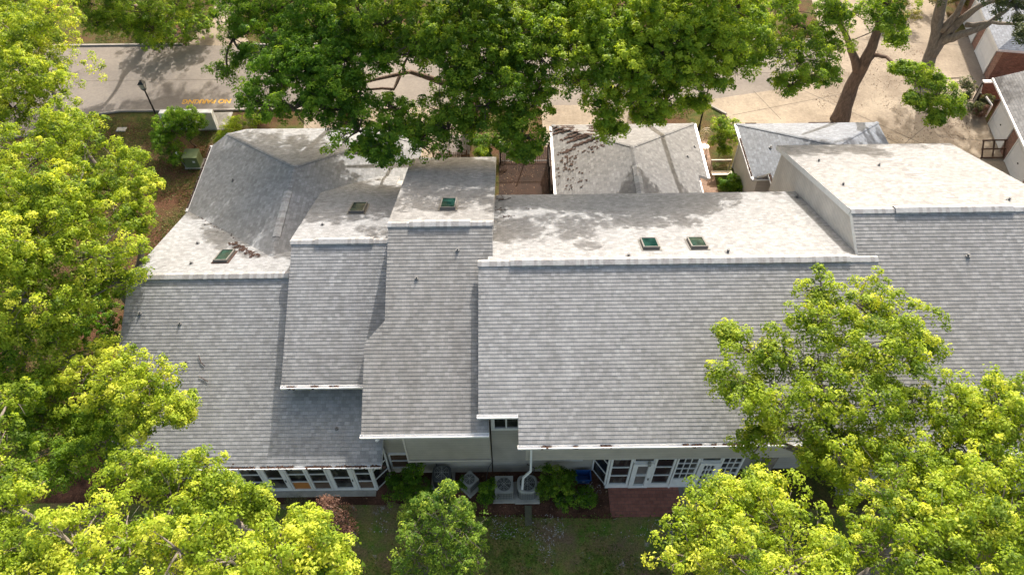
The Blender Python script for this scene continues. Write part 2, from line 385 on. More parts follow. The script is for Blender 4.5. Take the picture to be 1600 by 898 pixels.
def gutter(parent, x0, x1, y, z, debris=.15, out=-1, label=None):
    """K-style trough along x in front of an eave at (y,z)"""
    m = MB(); yo = y + out * .13; t = .012
    a, b = sorted((yo, y))
    m.box(x0, a, z - .13, x1, b, z - .118); fy = yo
    m.box(x0, min(fy, fy - out * t), z - .118, x1, max(fy, fy - out * t), z + .0)
    m.box(x0, min(y, y + out * t), z - .118, x1, max(y, y + out * t), z - .01)
    m.box(x0 - t, a, z - .13, x0, b, z); m.box(x1, a, z - .13, x1 + t, b, z)
    m.box(x0 - t, min(fy, fy + out * .02), z - .012, x1 + t, max(fy, fy + out * .02), z + .006)
    g = m.build('gutter', M_GUT, parent)
    if debris:
        d = MB(); x = x0 + .1
        while x < x1 - .2:
            Ln = rnd.uniform(.08, .5)
            if rnd.random() < debris:
                n = max(2, int(Ln / .06))
                for i in range(n):
                    xx = x + i * .06; zz = z - rnd.uniform(.0, .05); yy = rnd.uniform(a + .02, b - .03)
                    d.box(xx, yy - .05, zz - .05, xx + rnd.uniform(.05, .09), yy + .04, zz + .012)
            x += Ln
        if d.f:
            o = d.build('leaf_debris', M_DEBRIS, g); o['kind'] = 'stuff'
    return g
def downspout(parent, pts, r=.045): 
    m = MB()
    for a, b in zip(pts, pts[1:]): m.bar(a, b, .085, .065, up=(0, 1, 0))
    return m.build('downspout', M_GUT, parent)
def strip(mb, a, b, up, wd, off=.0): pass

def window(parent, x0, x1, z0, z1, y, cols=1, rows=2, glass=None, fw=.07, depth_=.07, name='window', muntin=.035):
    """window on a wall face at y looking towards -y"""
    m = MB(); yf = y - depth_
    m.box(x0, yf, z0, x0 + fw, y, z1); m.box(x1 - fw, yf, z0, x1, y, z1); m.box(x0 + fw, yf, z0, x1 - fw, y, z0 + fw); m.box(x0 + fw, yf, z1 - fw, x1 - fw, y, z1)
    for i in range(1, cols):
        x = x0 + fw + (x1 - x0 - 2 * fw) * i / cols; m.box(x - muntin / 2, yf + .015, z0 + fw, x + muntin / 2, y - .012, z1 - fw)
    for i in range(1, rows):
        z = z0 + fw + (z1 - z0 - 2 * fw) * i / rows; m.box(x0 + fw, yf + .018, z - muntin / 2, x1 - fw, y - .011, z + muntin / 2)
    f = m.build(name, M_WHITE, parent)
    p = MB(); p.box(x0 + fw, y - .012, z0 + fw, x1 - fw, y - .004, z1 - fw); p.build('pane', glass or M_GLASS, f)
    return f

def skylight(parent, x, y, zf, wx=.62, wy=1.15, glass=None):
    gx, gy = 0, zf(x, y + 1) - zf(x, y); c = math.cos(math.atan(gy)); up = Vector((0, c, gy * c)); nr = Vector((0, -gy * c, c)); o = Vector((x, y, zf(x, y)))
    def q(a, b, h): return o + Vector((a, 0, 0)) + up * b + nr * h
    m = MB(); hx, hy, t, H = wx / 2, wy / 2, .055, .15
    for (a0, a1, b0, b1) in ((-hx, -hx + t, -hy, hy), (hx - t, hx, -hy, hy), (-hx + t, hx - t, -hy, -hy + t), (-hx + t, hx - t, hy - t, hy)):
        bpts = [q(a0, b0, -.05), q(a1, b0, -.05), q(a1, b1, -.05), q(a0, b1, -.05)]; tpts = [q(a0, b0, H), q(a1, b0, H), q(a1, b1, H), q(a0, b1, H)]; m.hexa(bpts, tpts)
    # flashing apron
    f = m.build('skylight', M_SKYF, parent)
    g = MB(); e = t; g.hexa([q(-hx + e, -hy + e, .02), q(hx - e, -hy + e, .02), q(hx - e, hy - e, .02), q(-hx + e, hy - e, .02)], [q(-hx + e, -hy + e, H - .02), q(hx - e, -hy + e, H - .02), q(hx - e, hy - e, H - .02), q(-hx + e, hy - e, H - .02)])
    g.build('glass', glass or M_SKYG, f)
    fl = MB(); k = .08; fl.hexa([q(-hx - k, -hy - k, .0), q(hx + k, -hy - k, .0), q(hx + k, hy + k, .0), q(-hx - k, hy + k, .0)], [q(-hx - k, -hy - k, .026), q(hx + k, -hy - k, .026), q(hx + k, hy + k, .026), q(-hx - k, hy + k, .026)])
    fl.build('flashing', M_DEBRIS if debris_flash[0] else M_SKYF, f)
debris_flash = [False]
def vent(parent, p, r=.05, h=.3):
    r *= .85; h *= .6
    p = Vector(p); m = MB(); m.tube([p - Vector((0, 0, .05)), p + Vector((0, 0, .03))], [r * 2.6, r * 2.2], 12); m.tube([p, p + Vector((0, 0, h))], r, 12)
    m.build('vent_pipe', M_PIPE, parent)

def RP(u, v, z0, mm, y0):
    d = ray(u, v); t = (z0 - mm * y0 - CAMZ) / (d.z - mm * d.y); return Vector((d.x * t, d.y * t, CAMZ + d.z * t))

# ================================================================ SETTING
def sheet(name, pts, z, mat):
    m = MB(); m.poly([(x, y, z) for x, y in pts], mat=0); return m.build(name, mat, kind='structure')
GR = MB()
for i in range(-8, 8):
    for j in range(-8, 8): GR.poly([(i * 60, 40 + j * 60, 0), (i * 60 + 60, 40 + j * 60, 0), (i * 60 + 60, 100 + j * 60, 0), (i * 60, 100 + j * 60, 0)])
GR.build('ground', M_GROUND, kind='structure')
# back yard lawn in front of the houses, with the mulch bed along the wall
sheet('lawn', [(-30, -20), (30, -20), (30, 12.4), (9.2, 12.3), (3.6, 12.0), (-3, 12.2), (-5.4, 12.9), (-30, 13.0)], .004, M_YARD)
sheet('mulch_bed', [(-5.4, 12.9), (-3, 12.2), (3.6, 12.0), (4.2, 12.0), (4.2, 14.3), (-5.4, 14.3)], .006, M_BED)
sheet('side_mulch_bed', [(-20, 13.0), (-5.4, 12.7), (-5.4, 14.2), (-20, 14.2)], .009, M_BED)
sheet('side_yard', [(-21.5, 13), (-16.2, 13), (-16.2, 34), (-18, 39.4), (-21.5, 36)], .008, ground_mat('side_mulch', (.05, .07, .015), (.11, .07, .035), (.105, .052, .03), (.2, .14, .1), .47, .5, .7))
# street
pts_n = [(-60, 47.3), (-22.6, 47.2), (-19, 46.8), (30, 46.4), (30, 49)]
road = [(-60, 36), (-34, 36.5), (-29.2, 37.6), (-27.0, 39.3), (-25.4, 39.7), (12.6, 39.7), (30, 39.7), (60, 39.7), (60, 47), (-60, 47.3)]
sheet('street', road, .012, M_ROAD)
J = MB(); J.box(-60, 43.02, .013, 22, 43.06, .017); J.build('street_seam', M_JOINT, kind='structure')
def kerb(name, pts):
    m = MB()
    for a, b in zip(pts, pts[1:]):
        d = Vector((b[0] - a[0], b[1] - a[1], 0)).normalized() * .01
        m.bar((a[0] - d.x, a[1] - d.y, .05), (b[0] + d.x, b[1] + d.y, .05), .15, .13)
    m.build(name, M_KERB, kind='structure')
kerb('south_kerb', [(-60, 36), (-34, 36.5), (-29.2, 37.6), (-27.0, 39.3), (-25.4, 39.66), (-12.6, 39.62)])
kerb('north_kerb', [(-60, 47.36), (-23.4, 47.26)])
kerb('north_kerb_east', [(-18.2, 47.1), (18, 46.9)])
kerb('lawn_kerb', [(7.9, 39.62), (12.9, 39.62), (13.9, 38.6)])
# drives and the shared forecourt
sheet('driveway', [(-12.6, 34), (-3.9, 34), (-3.4, 39.75), (-13.4, 39.75)], .016, M_DRIVE)
sheet('garage_driveway', [(2.2, 33.5), (7.4, 33.5), (7.9, 39.75), (2.0, 39.75)], .016, M_DRIVE)
sheet('forecourt', [(14.6, 33), (13.9, 38.4), (12.9, 40.1), (18, 41.2), (22, 44), (24, 60), (34, 60), (31.5, 44), (30.2, 37.5), (29.3, 29), (27, 20), (20, 26)], .02, M_DRIVE)
sheet('far_driveway', [(-23.2, 47.2), (-18.4, 47.0), (-20.4, 50.4), (-21.6, 56), (-22.6, 56), (-22.3, 50.5)], .016, M_DRIVE)
sheet('entry_walk', [(-3.8, 31), (-3.0, 31), (-3.0, 39.6), (-3.8, 39.6)], .02, M_DRIVE)
sheet('courtyard', [(-.7, 26), (2.6, 26), (2.6, 35.6), (-.7, 35.6)], .02, M_COURT)
jm = MB()
for a, b in [((14.3, 38.5), (22, 40.6)), ((17.3, 38), (16.2, 41)), ((21.5, 33), (30, 40.5)), ((19.5, 41), (27.5, 33.5)), ((24.5, 47), (32, 46)), ((26.6, 36.2), (29.7, 35.6)), ((23, 36.5), (25.4, 34))]:
    jm.bar((*a, .0235), (*b, .0235), .035, .003)
jm.build('forecourt_joints', M_JOINT, kind='structure')
sheet('patio', [(4.0, 12.05), (7.0, 12.05), (7.0, 13.36), (4.0, 13.36)], .03, M_PAVER)
sheet('concrete_patio', [(7.0, 12.0), (9.6, 12.0), (9.6, 13.36), (7.0, 13.36)], .034, M_DECK)
mdm = MB(); mdm.box(8.05, 12.75, .036, 8.6, 13.25, .05); tagm = mdm.build('door_mat', M_BLACK, label='dark mat on the concrete patio before the french door', cat='door mat')
sheet('brick_walk', [(10.9, 26.2), (11.9, 26.2), (12.2, 36), (11.2, 36)], .018, brick_mat('walk_brick', (.3, .19, .13), (.22, .13, .09), (.12, .09, .06), .22, .11))
# painted words on the street
def text_mesh(s, size):
    cu = bpy.data.curves.new('t', 'FONT'); cu.body = s; cu.size = size; cu.align_x = 'CENTER'; cu.extrude = .001; cu.offset = .018
    ob = bpy.data.objects.new('t', cu); COL.objects.link(ob); dg = bpy.context.evaluated_depsgraph_get()
    me = bpy.data.meshes.new_from_object(ob.evaluated_get(dg)); bpy.data.objects.remove(ob); return me
me = text_mesh('NO PARKING', .62); me.materials.append(M_YEL); me.name = 'road_marking'
rm = bpy.data.objects.new('road_marking', me); COL.objects.link(rm); c = G(322, 161, .0); rm.location = (c.x, c.y + .35, .0165); rm.rotation_euler.z = math.pi
rm.scale = (.86, 1, 1)
rm['kind'] = 'structure'

# ================================================================ BUILDINGS
def gable_wall(parent, x0, x1, prof, mat, name='wall', **k):
    m = MB(); n = len(prof)
    m.poly([(x0, y, z) for y, z in prof]); m.poly([(x1, y, z) for y, z in prof][::-1])
    for i in range(n):
        (ya, za), (yb, zb) = prof[i], prof[(i + 1) % n]; m.poly([(x0, ya, za), (x1, ya, za), (x1, yb, zb), (x0, yb, zb)])
    return m.build(name, mat, parent, **k)
S = .43
def near(zr, yr): return lambda x, y: zr + S * (y - yr)
def far(zr, yr): return lambda x, y: zr - S * (y - yr)
def hside_bar(m, x, y0, y1, z, w_=.13):
    m.box(x - w_ / 2, y0, z - .12, x + w_ / 2, y1, z - .02)
def debris_patch(parent, fz, spots, name='leaf_litter', n=60, size=.05, seed=1):
    r = random.Random(seed); m = MB()
    for (x, y, sx, sy, k) in spots:
        for _ in range(int(n * k)):
            px, py = r.gauss(x, sx), r.gauss(y, sy); a = r.uniform(0, 6.28); s = size * r.uniform(.5, 1.4); z = fz(px, py) + .022 + r.uniform(0, .02)
            dx, dy = math.cos(a) * s, math.sin(a) * s
            gx, gy = fz(px + 1, py) - fz(px, py), fz(px, py + 1) - fz(px, py)
            q = [(px + dx, py + dy), (px - dy * .6, py + dx * .6), (px - dx, py - dy), (px + dy * .6, py - dx * .6)]
            m.poly([(u_, v_, z + gx * (u_ - px) + gy * (v_ - py)) for u_, v_ in q])
    return m.build(name, M_DEBRIS, parent, kind='stuff')
def branch_bits(parent, pts, fz, name='fallen_twig'):
    m = MB(); m.tube([(x, y, fz(x, y) + .04) for x, y in pts], .014, 5); return m.build(name, M_DEBRIS, parent)

# ---- end unit
zr1, yr1 = 5.93, 20.48; e1 = lambda y: zr1 + S * (y - yr1)
U1 = thing('townhouse', (-11, 14, 0), 'low end townhouse at the left with a sunroom and an L-shaped hipped garage wing', 'townhouse', 'attached grey-roofed townhouses')
m = MB(); nf, ff = near(zr1, yr1), far(zr1, yr1)
roof_plane(m, [(-16.35, 13.2), (-5.25, 13.2), (-5.25, yr1), (-16.35, yr1)], nf)
roof_plane(m, [(-16.35, yr1), (-10.8, yr1), (-10.8, 22.18), (-16.7, 27.4)], ff); roof_plane(m, [(-10.8, yr1), (-5, yr1), (-4.95, 27.4), (-10.8, 22.18)], ff)
wl = lambda x, y: 5.2 - .381 * (-10.8 - x); wr_ = lambda x, y: 5.2 - .381 * (x + 10.8); wf = lambda x, y: 5.2 - .388 * (y - 28.2)
hx = (-15.95, 28.2 + .381 * 5.15 / .388)
roof_plane(m, [(-16.7, 27.4), (-16.7, 32.6), hx, (-10.8, 28.2), (-10.8, 22.18)], wl)
roof_plane(m, [(-10.8, 28.2), hx, (-15.1, 34), (-4.95, 34)], wf)
roof_plane(m, [(-4.95, 27.4), (-4.95, 34), (-10.8, 28.2), (-10.8, 22.18)], wr_)
rf = m.build('roof', [M_SH[0], M_WHITE], U1)
c_ = MB(); ridge_cap(c_, (-16.4, yr1, zr1), (-9.3, yr1, zr1), h=.03); ridge_cap(c_, (-16.0, yr1, zr1), (-9.35, yr1, zr1), wd=.36, h=.075); c_.build('ridge_cap', M_CAP, rf)
c_ = MB(); ridge_cap(c_, (-10.8, 22.2, 5.2), (-10.8, 28.2, 5.2), wd=.26, h=.012, slope=.38); c_.build('ridge_cap', [M_SH[0], M_SH[1]], rf)
c_ = MB(); ridge_cap(c_, (-10.8, 23.4, 5.2), (-10.8, 26.4, 5.2), wd=.36, h=.05, slope=.38); c_.build('ridge_vent', M_CAP, rf)
c_ = MB()
for a in ((*hx, wf(*hx)), (-4.95, 34, wf(0, 34))): ridge_cap(c_, (-10.8, 28.2, 5.2), a, wd=.22, h=.012, slope=.2)
c_.build('hip_cap', [M_SH[0], M_SH[1]], rf)
debris_patch(rf, ff, [(-11.6 - .33 * i, 22.3 + .3 * i, .12, .08, 1.1) for i in range(5)], n=30, seed=3, size=.07)
debris_patch(rf, ff, [(-12.9 - .4 * i, 24.0 + .35 * i, .15, .1, 1.) for i in range(8)], n=4, seed=4)
debris_patch(rf, nf, [(-16, 13.6, .5, .2, 3), (-14.6, 13.5, .25, .3, 1), (-13.5, 13.3, 1., .06, 3)], n=40, seed=5)
branch_bits(rf, [(-13.0, 17.3), (-12.85, 17.0), (-12.7, 16.9)], nf); branch_bits(rf, [(-12.9, 16.5), (-12.5, 16.3)], nf)
gable_wall(U1, -16.0, -5.45, [(14.0, 0), (27, 0), (27, 2.8), (yr1, 5.7), (14.0, 2.9)], M_SIDE)
mw = MB(); mw.box(-16.3, 27.02, 0, -5.4, 33.5, 2.75); mw.build('garage_wall', M_BRICK, U1)
gutter(U1, -16.35, -5.28, 13.2, 2.8, debris=.85)
g = MB(); hside_bar(g, -16.78, 27.4, 32.6, 2.97); go = g.build('gutter', M_GUT, U1)
g = MB()
for i in range(70):
    y = 27.6 + i * .07 + rnd.uniform(0, .03); g.box(-16.83, y, 2.93, -16.75, y + .05, 2.975)
g.build('leaf_debris', M_DEBRIS, go, kind='stuff')
debris_flash[0] = True
skylight(U1, *RP(351, 402, zr1 + S * yr1, -S, 0).xy, ff); debris_flash[0] = False
for u, v in ((309, 381), (299, 412), (345, 352), (356, 280)):
    p = RP(u, v, zr1 + S * yr1, -S, 0); z = ff(p.x, p.y)
    if u == 356: z = wl(-14.6, 0); p = Vector((-14.4, 28.7, 0)); z = wl(p.x, 0)
    if u == 345: pass
    vent(U1, (p.x, p.y, z), h=.22)
for u, v in ((219, 490), (281, 506), (291, 566), (526, 669)):
    p = RP(u, v, zr1 - S * yr1, S, 0); vent(U1, (p.x, p.y, nf(p.x, p.y)), h=.2, r=.04)
# sunroom wall: six bays and a slanted corner
yb, x = 13.4, -11.3
fr = MB(); fr.box(-11.35, yb - .05, 0, -5.85, yb + .02, .14); fr.box(-11.35, yb - .03, 2.42, -5.85, yb + .03, 2.66); fr.build('sunroom_frame', M_WHITE, U1)
g = MB(); g.poly([(-11.3, yb, 0), (-5.85, yb, 0), (-5.3, 14.0, 0), (-11.3, 14.0, 0)]); 
fl = MB(); fl.box(-11.3, yb + .03, 0, -11.22, 14, 2.6); fl.build('side_panel', M_WHITE, U1)
for wd, kind in ((.92, 'w'), (.98, 'd'), (.88, 'o'), (.85, 'b'), (1.05, 'd'), (.77, 'b')):
    if kind == 'd':
        f = window(U1, x + .01, x + wd - .01, .14, 2.42, yb, 1, 2, M_GLASS, fw=.17, name='sunroom_door')
        hn = MB(); hn.bar((x + wd - .1, yb - .1, 1.05), (x + wd - .1, yb - .1, 1.2), .03, .03); hn.build('handle', M_BLACK, f)
    else:
        f = window(U1, x + .01, x + wd - .01, .14, 2.42, yb, 1, 3, M_GLASS, fw=.08)
        if kind in 'ob':
            p = MB(); p.box(x + .1, yb - .02, .24, x + wd - .1, yb - .013, .84); p.build('lower_pane', M_ORANGE if kind == 'o' else M_GLASSB, f)
    x += wd
def slant(parent, a, b, z0, z1, rows, mat=M_GLASS, name='corner_window'):
    a = Vector((*a, 0)); b = Vector((*b, 0)); m = MB(); t = .08; d = (b - a).normalized(); L = (b - a).length
    m.bar(a + Vector((0, 0, z0)), a + Vector((0, 0, z1)), t, t, up=(0, 1, 0)); m.bar(b + Vector((0, 0, z0)), b + Vector((0, 0, z1)), t, t, up=(0, 1, 0))
    for i in range(rows + 1):
        z = z0 + .04 + (z1 - z0 - .08) * i / rows; m.bar(a + d * .04 + Vector((0, 0, z)), b - d * .04 + Vector((0, 0, z)), .05, .07)
    f = m.build(name, M_WHITE, parent); g = MB(); g.bar(a + d * .04 + Vector((0, 0, (z0 + z1) / 2)), b - d * .04 + Vector((0, 0, (z0 + z1) / 2)), .012, z1 - z0 - .02); g.build('pane', mat, f)
slant(U1, (-5.83, 13.4), (-5.32, 13.97), .1, 2.6, 3)
st = MB(); st.box(-11.5, 13.1, .0, -5.9, 13.34, .09); st.build('step', M_CONC, U1)

# ---- second unit
zr2, yr2 = 7.0, 21.42; nf2, ff2 = near(zr2, yr2), far(zr2, yr2)
U2 = thing('townhouse', (-7.2, 21, 0), 'narrow townhouse with a short raised grey roof and one skylight, second from the left', 'townhouse', 'attached grey-roofed townhouses')
m = MB(); roof_plane(m, [(-9.3, 15.8), (-4.95, 15.8), (-4.95, yr2), (-9.3, yr2)], nf2); roof_plane(m, [(-9.4, yr2), (-4.95, yr2), (-4.95, 27.9), (-9.4, 27.9)], ff2); roof_plane(m, [(-9.4, 27.9), (-5.8, 27.9), (-5.8, 29), (-9.4, 29)], ff2)
rf = m.build('roof', [M_SH[1], M_WHITE], U2)
c_ = MB(); ridge_cap(c_, (-9.35, yr2, zr2), (-5.0, yr2, zr2), h=.03); ridge_cap(c_, (-8.3, yr2, zr2), (-5.85, yr2, zr2), wd=.38, h=.09); c_.build('ridge_cap', M_CAP, rf)
gable_wall(U2, -9.1, -5.0, [(16.15, 0), (28.6, 0), (28.6, 3.8), (yr2, 6.8), (16.15, 4.6)], M_SIDE)
gutter(U2, -9.3, -5.75, 15.8, 4.6, debris=.35)
downspout(U2, [(-8.75, 15.75, 4.47), (-8.6, 15.95, 4.2), (-8.45, 16.02, 4.1)])
skylight(U2, *RP(560, 327, zr2 + S * yr2, -S, 0).xy, ff2, wx=.7)
p = RP(504, 352, zr2 + S * yr2, -S, 0); vent(U2, (p.x, p.y, ff2(p.x, p.y)), h=.22)

# ---- third unit
zr3, yr3 = 8.55, 20.87; nf3, ff3 = near(zr3, yr3), far(zr3, yr3)
U3 = thing('townhouse', (-3, 21, 0), 'tall townhouse with a brownish-grey roof that steps wider halfway down, third from the left', 'townhouse', 'attached grey-roofed townhouses')
m = MB()
roof_plane(m, [(-4.95, 17.2), (-.75, 17.2), (-.75, yr3), (-4.95, yr3)], nf3); roof_plane(m, [(-4.95, 17.2), (-5.7, 16.4), (-.75, 16.4), (-.75, 17.2)], nf3)
roof_plane(m, [(-5.68, 13.22), (-.93, 13.22), (-.93, 16.4), (-5.7, 16.4)], nf3); roof_plane(m, [(-4.98, yr3), (-.72, yr3), (-.72, 28.8), (-4.98, 28.8)], ff3)
rf = m.build('roof', [M_SH[2], M_WHITE], U3)
c_ = MB(); ridge_cap(c_, (-4.98, yr3, zr3), (-.72, yr3, zr3), h=.03); ridge_cap(c_, (-4.1, yr3, zr3), (-1.65, yr3, zr3), wd=.38, h=.09); c_.build('ridge_cap', M_CAP, rf)
gable_wall(U3, -4.35, -.95, [(13.78, 1.95), (14.15, 1.95), (14.15, 0), (28.4, 0), (28.4, 5.1), (yr3, 8.35), (13.78, 5.3)], M_SIDE)
m = MB(); m.box(-5.35, 14.18, 0, -4.36, 17, 5.2); m.build('side_wall', M_SIDE, U3)
m = MB(); m.box(-4.37, 13.74, 1.9, -4.3, 13.8, 5.0); m.box(-4.37, 13.73, 1.88, -.95, 13.77, 2.0); m.build('trim', M_SIDE2, U3)
window(U3, -5.25, -4.4, .5, 1.85, 14.18, 1, 2, M_GLASSB)
gutter(U3, -5.7, -.93, 13.22, 5.26, debris=.05)
downspout(U3, [(-5.3, 13.3, 4.97), (-5.25, 13.6, 4.6), (-5.38, 14.0, 3.4), (-5.5, 14.0, 3.25)])
skylight(U3, *RP(701, 321, zr3 + S * yr3, -S, 0).xy, ff3, wx=.66)
for u, v in ((715, 391), (651, 435)): p = RP(u, v, zr3 - S * yr3, S, 0); vent(U3, (p.x, p.y, nf3(p.x, p.y)), h=.2, r=.04)

# ---- fourth, broad unit
zr4, yr4 = 8.2, 19.06; nf4, ff4 = near(zr4, yr4), far(zr4, yr4)
U4 = thing('townhouse', (6, 19, 0), 'broad middle townhouse with two skylights and a glazed sunroom on a brick patio', 'townhouse', 'attached grey-roofed townhouses')
m = MB()
roof_plane(m, [(-1.3, 13.65), (.17, 13.65), (.17, yr4), (-1.3, yr4)], nf4, th=.2); roof_plane(m, [(.17, 12.62), (14.34, 12.62), (14.34, yr4), (.17, yr4)], nf4)
roof_plane(m, [(-.95, yr4), (13.66, yr4), (13.66, 25.9), (-.74, 25.9)], ff4)
rf = m.build('roof', [M_SH[3], M_WHITE], U4)
c_ = MB(); ridge_cap(c_, (-1.33, yr4, zr4), (14.3, yr4, zr4), wd=.36, h=.03); ridge_cap(c_, (-.05, yr4, zr4), (13.2, yr4, zr4), wd=.4, h=.085); c_.build('ridge_cap', M_CAP, rf)
debris_patch(rf, ff4, [(-.45, 25.4, .15, .1, 1), (-.5, 24.2, .12, .12, .8), (-.3, 23.4, .2, .06, .6), (.9, 24.2, .1, .03, .2)], n=24, seed=8)
branch_bits(rf, [(-.6, 25.2), (-.2, 25.3), (0, 25.5)], ff4)
gable_wall(U4, -.9, 13.5, [(14.15, 0), (25.5, 0), (25.5, 5.1), (yr4, 8.0), (14.15, 5.85)], M_SIDE)
m = MB(); m.hexa([(.45, 13.1, 3.2), (13.4, 13.1, 3.2), (13.4, 14.14, 3.2), (.45, 14.14, 3.2)], [(.45, 13.1, 5.45), (13.4, 13.1, 5.45), (13.4, 14.14, 5.7), (.45, 14.14, 5.7)]); m.build('upper_wall', M_SIDE, U4)
window(U4, -.88, .3, 3.85, 5.1, 14.15, 2, 1, fw=.14, muntin=.06)
window(U4, 1.6, 2.9, 1.1, 2.2, 14.15, 2, 1, M_GLASS)
gutter(U4, -1.34, .15, 13.65, 5.88, debris=0); gutter(U4, .15, 14.3, 12.62, 5.43, debris=.16)
downspout(U4, [(.66, 12.58, 5.3), (.66, 13.03, 4.9), (.66, 13.03, 2.4), (.36, 12.98, 1.9), (.3, 12.92, .1)])
# sunroom
yb, x = 13.4, 3.9
fr = MB(); fr.box(3.86, yb - .06, 0, 9.25, yb + .02, .3); fr.box(3.86, yb - .04, 2.78, 9.25, yb + .1, 3.2); fr.box(9.2, yb, 0, 9.28, 14.1, 3.2); fr.box(6.55, yb - .1, 0, 6.62, yb + .02, 2.9); fr.build('sunroom_frame', M_WHITE, U4)
for i, (wd, kind) in enumerate(((.92, 'w'), (.86, 'd'), (.87, 'w'), (.96, 'f'), (.85, 'F'), (.9, 'f'))):
    if kind == 'w': window(U4, x, x + wd - .02, .3, 2.78, yb, 1, 3, fw=.09)
    elif kind == 'f':
        window(U4, x, x + wd - .02, .75, 2.78, yb, 3, 4, fw=.08, muntin=.03)
        m = MB(); m.box(x, yb - .04, .31, x + wd - .02, yb - .001, .74); m.build('knee_panel', M_WHITE, U4)
    else:
        t = window(U4, x, x + wd - .02, 2.4, 2.78, yb, 1, 1, fw=.05)
        f = window(U4, x + .01, x + wd - .03, .12, 2.36, yb - .02, 3 if kind == 'F' else 1, 4 if kind == 'F' else 2, M_GLASS if kind == 'F' else M_GLASS2, fw=.19, depth_=.1, name='french_door' if kind == 'F' else 'sunroom_door', muntin=.03)
        hn = MB(); hn.bar((x + wd - .12, yb - .16, .98), (x + wd - .12, yb - .16, 1.1), .04, .04); hn.build('handle', M_BLACK, f)
    x += wd
slant(U4, (3.84, 13.4), (3.38, 14.1), .25, 3.1, 3)
lm = MB(); lm.box(6.0 - .62, yb - .2, 2.3, 6.0 - .5, yb - .07, 2.52, bev=.02); lm.build('wall_lantern', M_GREY, U4)
for u, v in ((1015, 383), (1089, 382)): skylight(U4, *RP(u, v, zr4 + S * yr4, -S, 0).xy, ff4, wx=.66, wy=.95)
for u, v, h in ((982, 400, .25), (1137, 394, .3), (1245, 309, .25)): p = RP(u, v, zr4 + S * yr4, -S, 0); vent(U4, (p.x, p.y, ff4(p.x, p.y)), h=h, r=.06)

# ---- right hand unit
zr5, yr5 = 8.95, 20.94; nf5, ff5 = near(zr5, yr5), far(zr5, yr5)
U5 = thing('townhouse', (18, 20, 0), 'tallest townhouse at the right, its beige gable wall rising above the next roof', 'townhouse', 'attached grey-roofed townhouses')
m = MB()
roof_plane(m, [(13.58, 12.3), (22.2, 12.3), (22.2, yr5), (13.58, yr5)], nf5, th=.24)
roof_plane(m, [(13.55, yr5), (22.2, yr5), (22.2, 29.05), (13.45, 29.05)], ff5, th=.26)
rf = m.build('roof', [M_SH[4], M_WHITE], U5)
c_ = MB(); ridge_cap(c_, (13.55, yr5, zr5), (22.2, yr5, zr5), h=.03, wd=.34); ridge_cap(c_, (15.3, yr5, zr5), (20.0, yr5, zr5), wd=.4, h=.09); c_.build('ridge_cap', M_CAP, rf)
gable_wall(U5, 13.68, 21.9, [(13.0, 0), (28.7, 0), (28.7, 5.4), (yr5, 8.72), (13.0, 5.3)], M_SIDE2)
m = MB(); m.bar((13.64, yr5, zr5 - .26), (13.64, 29.0, ff5(0, 29) - .26), .05, .16); m.build('rake_trim', M_WHITE, U5)
gutter(U5, 14.4, 22.2, 12.3, 5.2, debris=.1)
for u, v in ((1279, 252), (1373, 259), (1317, 289), (1576, 313)): p = RP(u, v, zr5 + S * yr5, -S, 0); vent(U5, (p.x, p.y, ff5(p.x, p.y)), h=.25, r=.05)
p = RP(1512, 400, zr5 - S * yr5, S, 0); vent(U5, (p.x, p.y, nf5(p.x, p.y)), h=.2)
m = MB(); roof_plane(m, [(22.1, 26.2), (23.6, 26.2), (23.6, 28.3), (22.1, 28.3)], lambda x, y: 4.4 - .1 * (x - 22)); m.build('porch_roof', [M_SH[5], M_WHITE], U5)

m = MB(); m.box(13.6, 12.9, 0, 21.95, 12.98, 5.1); m.build('front_wall', M_SIDE, U5)
for x_ in (14.6, 16.4, 19.2): window(U5, x_, x_ + 1.2, .9, 2.3, 12.9, 2, 2)
window(U5, 10.9 + 3.0, 14.5, 3.4, 4.5, 12.9, 1, 2)
